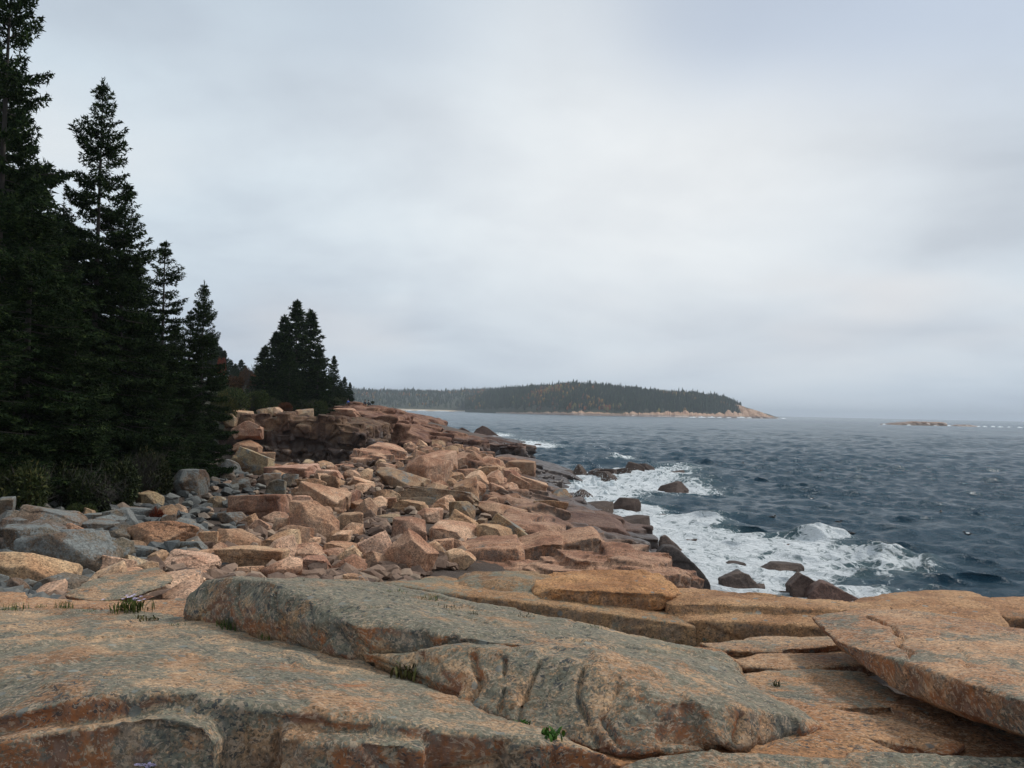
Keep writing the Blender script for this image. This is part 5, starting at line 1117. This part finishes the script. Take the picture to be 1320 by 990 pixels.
def shrub_arrays(seed, n=4200, leaf=.09, k=3, twigs=40):
    r = random.Random(seed); rng = np.random.default_rng(seed); lob = [(r.uniform(-.55, .55), r.uniform(-.5, .5), r.uniform(.28, .62), r.uniform(.25, .45)) for _ in range(9)]
    C, D = [], []
    for i in range(n):
        lx, ly, lz, lr = lob[r.randrange(9)]; d = np.array([r.gauss(0, 1), r.gauss(0, 1), r.gauss(0, 1)]); d /= np.linalg.norm(d)
        p = np.array([lx, ly, lz])+d*lr*r.uniform(.55, 1.08)
        if p[2] > 0: C.append(p); D.append(d)
    V = leaf_tris(np.array(C), np.array(D), leaf, leaf*.42, rng, k, .8)
    fol = mesh_np('foliage', V, np.arange(len(V)).reshape(-1, 3), False)
    parts = []
    for i in range(twigs):
        a = r.uniform(0, 6.3); e = np.array([math.cos(a)*r.uniform(.3, 1.0), math.sin(a)*r.uniform(.3, .9), r.uniform(.35, 1.0)])
        m_ = e*.5+np.array([r.uniform(-.1, .1), r.uniform(-.1, .1), .08]); parts.append(tube([np.array([r.uniform(-.15, .15), r.uniform(-.15, .15), -.05]), m_, e], [.014, .009, .003], 3))
        for q in range(4):
            st = m_+(e-m_)*r.uniform(0, .8); parts.append(tube([st, st+np.array([r.gauss(0, .16), r.gauss(0, .16), r.uniform(.02, .25)])], [.005, .002], 3))
    Vt, Ft = join(parts)
    return fol, mesh_np('branches', Vt, Ft, False)
SH = [shrub_arrays(i) for i in (1, 2, 3)]
BARE = [shrub_arrays(7, 260, .10, 2, 110)]
for f_, b_ in SH+BARE: b_.materials.append(M_twig)
def shrub(px, top, foot, wpx, Y, label, group, m=None, tint=(1, 1, 1, 1), src=None, name='shrub', deep=.8, cat='shrub'):
    p = P(px, foot, Y); H = P(px, top, Y)[2]-p[2]; w_ = wpx*Y/F
    f_, b_ = src or SH[rr.randrange(3)]
    e = mk(name, None, None, label, cat, group); e.location = p; e.scale = (w_*.55, w_*.55*deep, H/.95); e.rotation_euler = (0, 0, rr.uniform(0, 6.3))
    if m is None: m = M_shrub
    fo = mk('foliage', f_, parent=e, color=tint)
    if not f_.materials: f_.materials.append(M_shrub)
    fo.material_slots[0].link = 'OBJECT'; fo.material_slots[0].material = m
    mk('branches', b_, parent=e); return e
GU = 'dark undergrowth below the near spruces'
for px, top, foot, wp, Yq, lb, kw in (
    (20, 592, 672, 110, 22.5, 'dark leafy shrub with a few yellow leaves at the left edge, under the spruces', dict(tint=(1.0, .95, .8, 1))),
    (85, 600, 668, 110, 24.5, 'dark shrub right of the yellow-flecked one at the left edge', dict(tint=(.7, .75, .7, 1))),
    (140, 592, 660, 100, 27, 'dark shrub with pale bare twigs, in the middle of the undergrowth', dict(tint=(.7, .75, .7, 1))),
    (120, 612, 664, 90, 24.5, 'leafless grey twiggy bush spreading low over the grey boulders', dict(src=BARE[0])),
    (175, 585, 648, 70, 30, 'leafless grey twiggy bush at the right end of the undergrowth', dict(src=BARE[0])),
    (190, 580, 640, 70, 32.5, 'grey-brown shrub above the mossy greenish boulder', dict(tint=(.9, .8, .75, 1))),
    (222, 560, 612, 60, 38, 'dark shrub above the largest rounded pale grey boulder', dict(tint=(.7, .8, .7, 1))),
    (60, 560, 640, 120, 27, 'dark shrub set back below the low broad spruce', dict(tint=(.6, .65, .6, 1))),
    (255, 565, 603, 44, 46, 'dark shrub in the shadow at the left end of the cove', dict(tint=(.6, .65, .6, 1))),
    (200, 655, 682, 30, 24.5, 'small dark red shrub growing between grey boulders', dict(m=M_autumn, tint=(.9, .30, .25, 1))),
    (105, 650, 672, 50, 23.5, 'low green mat of leaves at the upper edge of the grey boulders', dict(tint=(.9, 1.0, .6, 1)))):
    shrub(px, top, foot, wp, Yq, lb, GU, **kw)
GC = 'low bushes along the cliff top'
for px, top, foot, wp, Yq, lb, kw in (
    (304, 498, 534, 48, 86, 'round green bush on the cliff top, right of the near stand', dict(tint=(1.1, 1.15, .8, 1))), (326, 503, 532, 40, 88, 'green bush lapping over the pale blocks of the cliff edge', dict(tint=(1.1, 1.2, .8, 1))),
    (306, 484, 512, 46, 104, 'russet autumn bush below the parked vehicle', dict(m=M_autumn, tint=(.55, .5, .5, 1))), (330, 488, 512, 36, 110, 'brownish autumn bush right of the russet one', dict(m=M_autumn, tint=(.40, .42, .5, 1))),
    (286, 505, 545, 36, 80, 'yellowish bush against the dense pointed spruce', dict(tint=(1.5, 1.2, .7, 1))), (368, 519, 532, 24, 88, 'small russet bush on the cliff edge among green ones', dict(m=M_autumn, tint=(.7, .45, .4, 1))),
    (352, 514, 534, 34, 90, 'dark green bush under the left shoulder of the middle-distance stand', dict()), (388, 516, 534, 40, 92, 'dark green bush under the tallest middle-distance spruce', dict()),
    (410, 516, 540, 30, 94, 'green bush hanging over the cliff edge right of the wide rounded block', dict(tint=(.9, 1, .8, 1))), (424, 511, 526, 34, 108, 'green bush below the small separate pointed spruce', dict()), (434, 509, 522, 26, 124, 'low bush left of the seated visitor in blue', dict()), (481, 517, 521, 7, 165, 'last tiny bush out on the headland', dict())):
    shrub(px, top, foot, wp, Yq, lb, GC, **kw)
# woods behind the road
GR = 'mixed trees behind the road'
tree(288, 452, 185, 'far', 'distant dark conifer rising beside the red maple', GR, foot=500, wide=1.1); tree(296, 464, 190, 'far2', 'second distant dark conifer, lower than the one by the red maple', GR, foot=500, wide=1.5); tree(310, 464, 200, 'far2', 'small pointed conifer on the distant skyline', GR, foot=500, wide=1.5)
tree(303, 469, 195, 'far', 'broad distant conifer just left of the small pointed one', GR, foot=500, wide=1.3); tree(322, 478, 200, 'far', 'low distant conifer in the dip of the skyline', GR, foot=502, wide=1.5); tree(270, 430, 180, 'far', 'distant conifer mostly hidden by the dense pointed spruce', GR, foot=500, wide=1.3)
for px, top, foot, wp, Yq, lb, m_, tn in ((285, 462, 494, 14, 178, 'red maple above the parked vehicle', M_autumn, (1.3, .42, .25, 1)), (318, 474, 500, 22, 188, 'brownish autumn tree in the dip of the distant skyline', M_autumn, (.6, .55, .5, 1)), (332, 469, 502, 22, 176, 'yellow-green deciduous tree left of the middle-distance stand', M_shrub, (2.0, 1.7, 1.0, 1)), (326, 482, 502, 10, 170, 'small orange tree by the left edge of the middle-distance stand', M_autumn, (1.2, .7, .6, 1)), (345, 472, 505, 22, 168, 'olive deciduous tree half behind the middle-distance stand', M_shrub, (1.4, 1.2, .9, 1))):
    shrub(px, top, foot, wp, Yq, lb, GR, m_, tn, name='deciduous_tree', cat='tree')

for k, (px, tip, wd_) in enumerate(((282, 447, 1.3), (300, 472, 1.6), (315, 471, 1.5), (328, 480, 1.7), (338, 476, 1.5), (346, 470, 1.4), (276, 440, 1.3), (306, 477, 1.8), (334, 484, 1.8), (320, 485, 1.9))):
    tree(px, tip, 205+k*3, 'far' if k % 2 else 'far2', 'dark conifer among many in the band of woods behind the road', 'conifers of the woods behind the road', foot=503, wide=wd_)
# ------------------------------------------------------------------ parked vehicle, visitors, seabirds
def simple(name, color, rough=.5, metal=0.0, spec=.5):
    m, t, b = mat(name); pos = t.new('ShaderNodeNewGeometry').outputs['Position']
    t.put(b.inputs['Base Color'], t.mix(t.noise(pos, 6, 4), tuple(c*.85 for c in color), tuple(min(1, c*1.1) for c in color)))
    b.inputs['Roughness'].default_value = rough; b.inputs['Metallic'].default_value = metal; b.inputs['Specular IOR Level'].default_value = spec; return m
def prism(profile, y0, y1, bev=.04, name='body'):
    bm = bmesh.new(); a = [bm.verts.new((x, y0, z)) for x, z in profile]; b_ = [bm.verts.new((x, y1, z)) for x, z in profile]; n = len(profile)
    bm.faces.new(a); bm.faces.new(b_[::-1])
    for i in range(n): bm.faces.new((a[i], b_[i], b_[(i+1) % n], a[(i+1) % n]))
    bmesh.ops.recalc_face_normals(bm, faces=bm.faces)
    if bev: bmesh.ops.bevel(bm, geom=bm.edges[:], offset=bev, segments=2, affect='EDGES')
    me = bpy.data.meshes.new(name); bm.to_mesh(me); bm.free(); return me
M_white, M_glass, M_tyre = simple('white_car_paint', (.78, .79, .80), .3), simple('car_glass', (.05, .08, .10), .08), simple('tyre_rubber', (.02, .02, .02), .9)
def parked_car(px, py, Y, label, yaw):
    e = mk('parked_car', None, None, label, 'car', 'vehicles parked along the road'); e.location = P(px, py, Y); e.rotation_euler = (0, 0, yaw)
    mk('body', prism([(-2.2, .35), (2.2, .35), (2.25, .75), (2.1, .95), (1.1, 1.02), (-2.15, 1.05), (-2.25, .8)], -.9, .9, .06), M_white, parent=e)
    mk('roof', prism([(-1.75, 1.38), (.3, 1.38), (.15, 1.50), (-1.6, 1.50)], -.72, .72, .03, 'roof'), M_white, parent=e)
    mk('windows', prism([(-2.05, 1.03), (1.0, 1.0), (.32, 1.40), (-1.76, 1.40)], -.78, .78, .02, 'windows'), M_glass, parent=e)
    for x in (-1.4, 1.4):
        for y in (-.86, .86):
            wv = [(x+.34*math.cos(a), .34+.34*math.sin(a)) for a in np.linspace(0, 2*math.pi, 17)[:-1]]
            mk('wheel', prism(wv, y-.1, y+.1, 0, 'wheel'), M_tyre, parent=e)
    return e
parked_car(292, 494.5, 150, 'white parked car seen in part above the russet bush', .15); parked_car(280, 493, 150, 'white parked car mostly hidden by the dense pointed spruce', .15)

M_skin = simple('skin', (.45, .28, .20), .6); M_hair = simple('dark_hair', (.03, .02, .015), .7)
def person(px, py, Y, label, jacket, legs, pose='sit', yaw=0.0):
    """one continuous skinned figure, clothes and hair on top of it"""
    hip = arr(0, 0, .12 if pose == 'sit' else .92)
    if pose == 'sit': J = dict(hip=hip, ch=hip+arr(0, .08, .42), nk=hip+arr(0, .06, .56), hd=hip+arr(0, .0, .72), kl=hip+arr(-.13, -.42, .26), kr=hip+arr(.15, -.40, .28), fl=hip+arr(-.13, -.74, -.06), fr=hip+arr(.16, -.76, -.06), el=hip+arr(-.27, -.06, .24), er=hip+arr(.27, -.06, .24), hl=hip+arr(-.14, -.32, .24), hr=hip+arr(.14, -.32, .26))
    else: J = dict(hip=hip, ch=hip+arr(0, 0, .42), nk=hip+arr(0, 0, .56), hd=hip+arr(0, -.03, .72), kl=hip+arr(-.1, -.05, -.46), kr=hip+arr(.1, .04, -.46), fl=hip+arr(-.11, -.02, -.9), fr=hip+arr(.11, .1, -.9), el=hip+arr(-.26, .03, .2), er=hip+arr(.26, .03, .2), hl=hip+arr(-.26, -.1, -.05), hr=hip+arr(.26, -.1, -.05))
    E = [('hip', 'ch'), ('ch', 'nk'), ('nk', 'hd'), ('hip', 'kl'), ('hip', 'kr'), ('kl', 'fl'), ('kr', 'fr'), ('ch', 'el'), ('ch', 'er'), ('el', 'hl'), ('er', 'hr')]
    rad_ = dict(hip=.15, ch=.17, nk=.06, hd=.11, kl=.075, kr=.075, fl=.05, fr=.05, el=.05, er=.05, hl=.04, hr=.04)
    def skin(keys, grow, nm):
        ks = list(keys); me = bpy.data.meshes.new(nm); me.from_pydata([tuple(J[k]) for k in ks], [(ks.index(a), ks.index(b_)) for a, b_ in E if a in ks and b_ in ks], [])
        o = bpy.data.objects.new('tmp', me); COL.objects.link(o); o.modifiers.new('s', 'SKIN'); o.modifiers.new('d', 'SUBSURF').levels = 2
        for v, k in zip(me.skin_vertices[0].data, ks): v.radius = (rad_[k]+grow,)*2; v.use_root = k == ks[0]
        dg = bpy.context.evaluated_depsgraph_get(); out = bpy.data.meshes.new_from_object(o.evaluated_get(dg)); out.name = nm
        bpy.data.objects.remove(o); return out
    e = mk('person', None, None, label, 'person', 'visitors on the headland'); e.location = on_rock(px, py); e.rotation_euler = (0, 0, yaw)
    mk('body', skin(J.keys(), 0, 'body'), M_skin, parent=e)
    mk('jacket', skin(['hip', 'ch', 'nk', 'el', 'er', 'hl', 'hr'], .02, 'jacket'), simple('jacket_cloth', jacket, .8), parent=e)
    mk('trousers', skin(['hip', 'kl', 'kr', 'fl', 'fr'], .018, 'trousers'), simple('trouser_cloth', legs, .9), parent=e)
    bm = bmesh.new(); bmesh.ops.create_uvsphere(bm, u_segments=12, v_segments=8, radius=.122); bmesh.ops.translate(bm, vec=J['hd']+arr(0, .025, .03), verts=bm.verts)
    me = bpy.data.meshes.new('hair'); bm.to_mesh(me); bm.free(); mk('hair', me, M_hair, parent=e)
M_bk, M_wh = simple('dark_plumage', (.02, .018, .018), .7), simple('white_plumage', (.8, .8, .78), .7)
def ball(c, s, nm):
    bm = bmesh.new(); bmesh.ops.create_uvsphere(bm, u_segments=12, v_segments=8, radius=1)
    for v in bm.verts:
        x, y, z = v.co; v.co = (c[0]+x*s[0], c[1]+y*s[1], c[2]+z*s[2]+(.25*s[2]*max(0, -x)**2))
    me = bpy.data.meshes.new(nm); bm.to_mesh(me); bm.free()
    for p in me.polygons: p.use_smooth = True
    return me
BB = [ball((0, 0, .08), (.30, .15, .13), 'body'), ball((.26, 0, .26), (.09, .07, .08), 'head'), ball((.36, 0, .245), (.06, .025, .025), 'bill'), ball((-.02, 0, .13), (.20, .155, .095), 'back'), ball((-.32, 0, .13), (.10, .06, .04), 'tail')]
def zsea(x, y):
    k = np.argmin((V_sea[:, 0]-x)**2+(V_sea[:, 1]-y)**2); return float(V_sea[k, 2])
V_sea = np.stack([X+dX, Y+dY, Zs], 1)
def bird(px, py, white, label, yaw):
    p = PZ(px, py, .05); e = mk('seabird', None, None, label, 'bird', 'seabirds floating on the water'); e.location = (p[0], p[1], zsea(p[0], p[1])); e.rotation_euler = (0, 0, yaw); e.scale = (.62,)*3
    for i, nm in enumerate(('body', 'head', 'bill', 'back', 'tail')):
        o = mk(nm, BB[i], parent=e)
        if not BB[i].materials: BB[i].materials.append(M_bk)
        o.material_slots[0].link = 'OBJECT'; o.material_slots[0].material = M_wh if white and nm in ('back',) else M_bk
bird(1247, 690.5, True, 'black and white seabird floating alone at far right, largest of them', 2.6); bird(1046, 643.5, True, 'black and white seabird floating in mid water, above the breaking crest', .4)
for px, py, lb in ((1081, 676, 'dark seabird floating right above the breaking crest'), (1098, 685, 'dark seabird floating just right of the breaking crest'), (1213, 665.5, 'dark seabird floating up and left of the largest one'), (996, 670.5, 'dark seabird floating near the left of the seabird in mid water'),
                   (958, 601, 'left of two far dark seabirds out beyond the reef'), (1058, 610, 'lone far dark seabird above the mid-water one'), (1090, 610.5, 'right of a far pair of dark seabirds'), (1102, 606, 'farthest dark seabird toward the islet'), (900, 589, 'far dark seabird beyond the outermost reef rock')):
    bird(px, py, False, lb, rr.uniform(0, 6))

# ------------------------------------------------------------------ plants rooted in the cracks
bpy.context.view_layer.update()
DG = bpy.context.evaluated_depsgraph_get()
def on_rock(px, py):
    d = Vector(ray(px, py)).normalized(); ok, loc, nrm, *_ = S.ray_cast(DG, Vector((0, 0, EYE)), d)
    return np.array(loc) if ok else P(px, py, 6)
person(448.5, 521.5, 128, 'person in a blue jacket sitting on the headland rocks below the last spruces', (.04, .10, .42), (.02, .02, .04), 'sit', .3)
person(470.5, 522.5, 150, 'person in dark clothes sitting far out on the headland, left of a pair', (.02, .02, .025), (.02, .02, .03), 'sit', -.4)
person(475.2, 523.0, 150, 'person in dark clothes sitting far out on the headland, right of a pair', (.03, .03, .035), (.02, .02, .03), 'sit', .5)

M_grass = foliage_mat('grass_blades', [(0, (.03, .06, .012)), (.6, (.07, .12, .025)), (1, (.14, .16, .05))]); M_fern = foliage_mat('withered_leaves', [(0, (.03, .03, .012)), (.5, (.07, .055, .02)), (1, (.10, .10, .03))])
M_pet = foliage_mat('lilac_petals', [(0, (.36, .28, .52)), (1, (.62, .54, .74))]); M_dry = foliage_mat('dry_stalks', [(0, (.02, .015, .01)), (1, (.05, .035, .02))])
def blades(n, h, spread, wd, seed, lean=.5, broad=False):
    r = random.Random(seed); V, Fc = [], []
    for i in range(n):
        a = r.uniform(0, 6.3); b_ = arr(r.gauss(0, spread*.35), r.gauss(0, spread*.25), -.01); L = h*r.uniform(.5, 1.1); le = r.uniform(.1, lean); d = arr(math.cos(a), math.sin(a), 0); s = arr(-d[1], d[0], 0)*wd
        n0 = len(V)
        for t_, w_ in ((0, .6 if broad else 1), (.45, 1.6 if broad else .8), (.8, 1.1 if broad else .45)):
            p = b_+d*L*le*t_*t_+arr(0, 0, L*t_*(1-.25*le*t_)); V += [p-s*w_*.5, p+s*w_*.5]
        V.append(b_+d*L*le+arr(0, 0, L*(1-.3*le)))
        Fc += [(n0, n0+1, n0+3), (n0, n0+3, n0+2), (n0+2, n0+3, n0+5), (n0+2, n0+5, n0+4), (n0+4, n0+5, n0+6)]
    return np.array(V), np.array(Fc)
def plant(px, py, hpx, label, name, n=40, m=None, spread=None, wd=None, lean=.6, broad=False, tint=(1, 1, 1, 1), flowers=0, group=None, cat='plant', part='leaves'):
    p = on_rock(px, py); D_ = p[1]; h = .66*hpx*D_/F; n = int(n*1.3); wd = (wd or .006)*.7; k = abs(hash((px, py))) % 9999
    e = mk(name, None, None, label, cat, group); e.location = p
    v, f = blades(n, h, spread*D_/F if spread else h*.7, (wd or .006), int(px*7+py), lean, broad)
    mk(part, mesh_np(part, v, f, False), m or M_grass, parent=e, color=tint)
    if flowers:
        r = random.Random(int(px)); rng = np.random.default_rng(3); sp = (spread or hpx)*D_/F
        for i in range(flowers):
            c = arr(r.gauss(0, sp*.32), r.gauss(0, sp*.22), h*r.uniform(.55, 1.05)); st = tube([arr(c[0]*.3, c[1]*.3, 0), c*.6+arr(0, 0, .01), c], [.002, .0016, .0012], 3)
            stem = mk('stem', mesh_np('stem', *st), M_grass, parent=e)
            q = np.linspace(0, 2*math.pi, 12)[:-1]; rad2 = .013; V = []
            for a in q: V += [c, c+arr(math.cos(a-.2)*rad2, math.sin(a-.2)*rad2-.004, .004), c+arr(math.cos(a+.2)*rad2*1.1, math.sin(a+.2)*rad2*1.1-.004, .004)]
            mk('flower', mesh_np('flower', V, np.arange(len(V)).reshape(-1, 3), False), M_pet, parent=stem)
    return e
plant(295, 811, 30, 'largest green grass tuft, in the hollow by the dark left end of the lichened block', 'grass_tuft', 90, spread=26, wd=.008)
plant(346, 822, 16, 'small green sprig in the crack under the dark left end of the lichened block', 'grass_tuft', 40, spread=20)
plant(166, 787, 26, 'aster clump with many lilac flowers in front of the flat overhanging boulder', 'aster_plant', 90, m=M_fern, spread=34, wd=.009, lean=.8, broad=True, flowers=16, tint=(.8, 1.1, .6, 1))
plant(186, 798, 12, 'low dark sprawling leaves right of the lilac asters', 'low_plant', 26, m=M_fern, spread=28, wd=.012, lean=1.3, broad=True)
plant(84, 784, 20, 'grass tuft below the left tip of the flat overhanging boulder', 'grass_tuft', 46, spread=14, tint=(.8, .9, .6, 1)); plant(54, 783, 11, 'little spiky grass tuft on the pale ledges at left', 'grass_tuft', 24, spread=14, lean=1.0); plant(16, 786, 18, 'grass tuft nearest the left edge', 'grass_tuft', 46, spread=24, tint=(.8, .9, .6, 1))
plant(108, 788, 7, 'thin line of green moss in the joint of the pale ledges', 'moss_tuft', 30, spread=24); plant(229, 805, 8, 'tiny green sprig on the flat pale ledge', 'moss_tuft', 20, spread=16)
plant(528, 872, 34, 'withered brown fern drooping in the crack at the near face of the long block', 'withered_fern', 46, m=M_fern, spread=24, wd=.012, lean=1.0, broad=True)
plant(676, 932, 12, 'small bright green leaves in the crack, left of two below the long block', 'leafy_plant', 16, spread=10, wd=.016, lean=1.2, broad=True, tint=(.7, 1, .6, 1)); plant(710, 950, 20, 'larger bright green leaves in the crack, right of two below the long block', 'leafy_plant', 30, spread=20, wd=.018, lean=1.2, broad=True, tint=(.7, 1, .6, 1))
plant(611, 792, 12, 'dark spiky tuft on top of the long block near the low brown ledge', 'grass_tuft', 22, m=M_fern, spread=14, lean=1.2); plant(669, 793, 10, 'dark dry tuft by the low brown ledge, right of the spiky one', 'grass_tuft', 22, m=M_fern, spread=22, lean=1.3); plant(550, 772, 12, 'yellow-green grass in the groove along the top of the long block', 'grass_tuft', 50, spread=34, tint=(1.1, .9, .7, 1)); plant(572, 784, 9, 'short brown grass farther down the groove on the long block', 'grass_tuft', 36, m=M_fern, spread=34)
plant(499, 762, 7, 'short grass at the upper start of the groove on the long block', 'grass_tuft', 40, spread=34, tint=(.9, .9, .7, 1)); plant(853, 822, 7, 'strip of grass at the foot of the long low brown ledge', 'grass_tuft', 40, spread=30); plant(905, 823, 6, 'strip of grass at the foot of the pale ridge', 'grass_tuft', 40, spread=34, tint=(.8, .9, .6, 1)); plant(762, 808, 6, 'thin line of grass along the back edge of the long block', 'grass_tuft', 30, spread=26)
plant(1001, 884, 17, 'small dark spiky plant alone on the broad flat layer', 'spiky_plant', 20, m=M_fern, spread=8, wd=.009, lean=1.4, tint=(.6, .8, .6, 1)); plant(193, 992, 10, 'lilac aster flowers peeking up at the bottom edge, left', 'aster_plant', 14, spread=14, flowers=9)
for px, py, hp, ln, lb in ((341, 748, 26, .15, 'upright dry stalk on the left top of the lichened block, tallest of three'), (391, 749, 11, 1.1, 'short dry stalk leaning right, middle of three on the lichened block'), (419, 750, 8, 1.6, 'lowest dry stalk of three on the lichened block')):
    plant(px, py, hp, lb, 'dry_stalk', 3, m=M_dry, spread=3, wd=.007, lean=ln, part='stalk')

# ------------------------------------------------------------------ sea haze
bm = bmesh.new(); bmesh.ops.create_cube(bm, size=1.0)
me = bpy.data.meshes.new('haze'); bm.to_mesh(me); bm.free()
hz_ = mk('haze', me, None, kind='stuff'); hz_.scale = (26000, 13000, 100); hz_.location = (0, 5500, 40)
mh = bpy.data.materials.new('haze'); mh.use_nodes = True; t = NT(mh.node_tree); t.n.clear()
pv = t.new('ShaderNodeVolumePrincipled'); pv.inputs['Color'].default_value = (.80, .88, .97, 1); pv.inputs['Density'].default_value = .00013
o_ = t.new('ShaderNodeOutputMaterial'); t.l.new(pv.outputs[0], o_.inputs['Volume']); me.materials.append(mh)
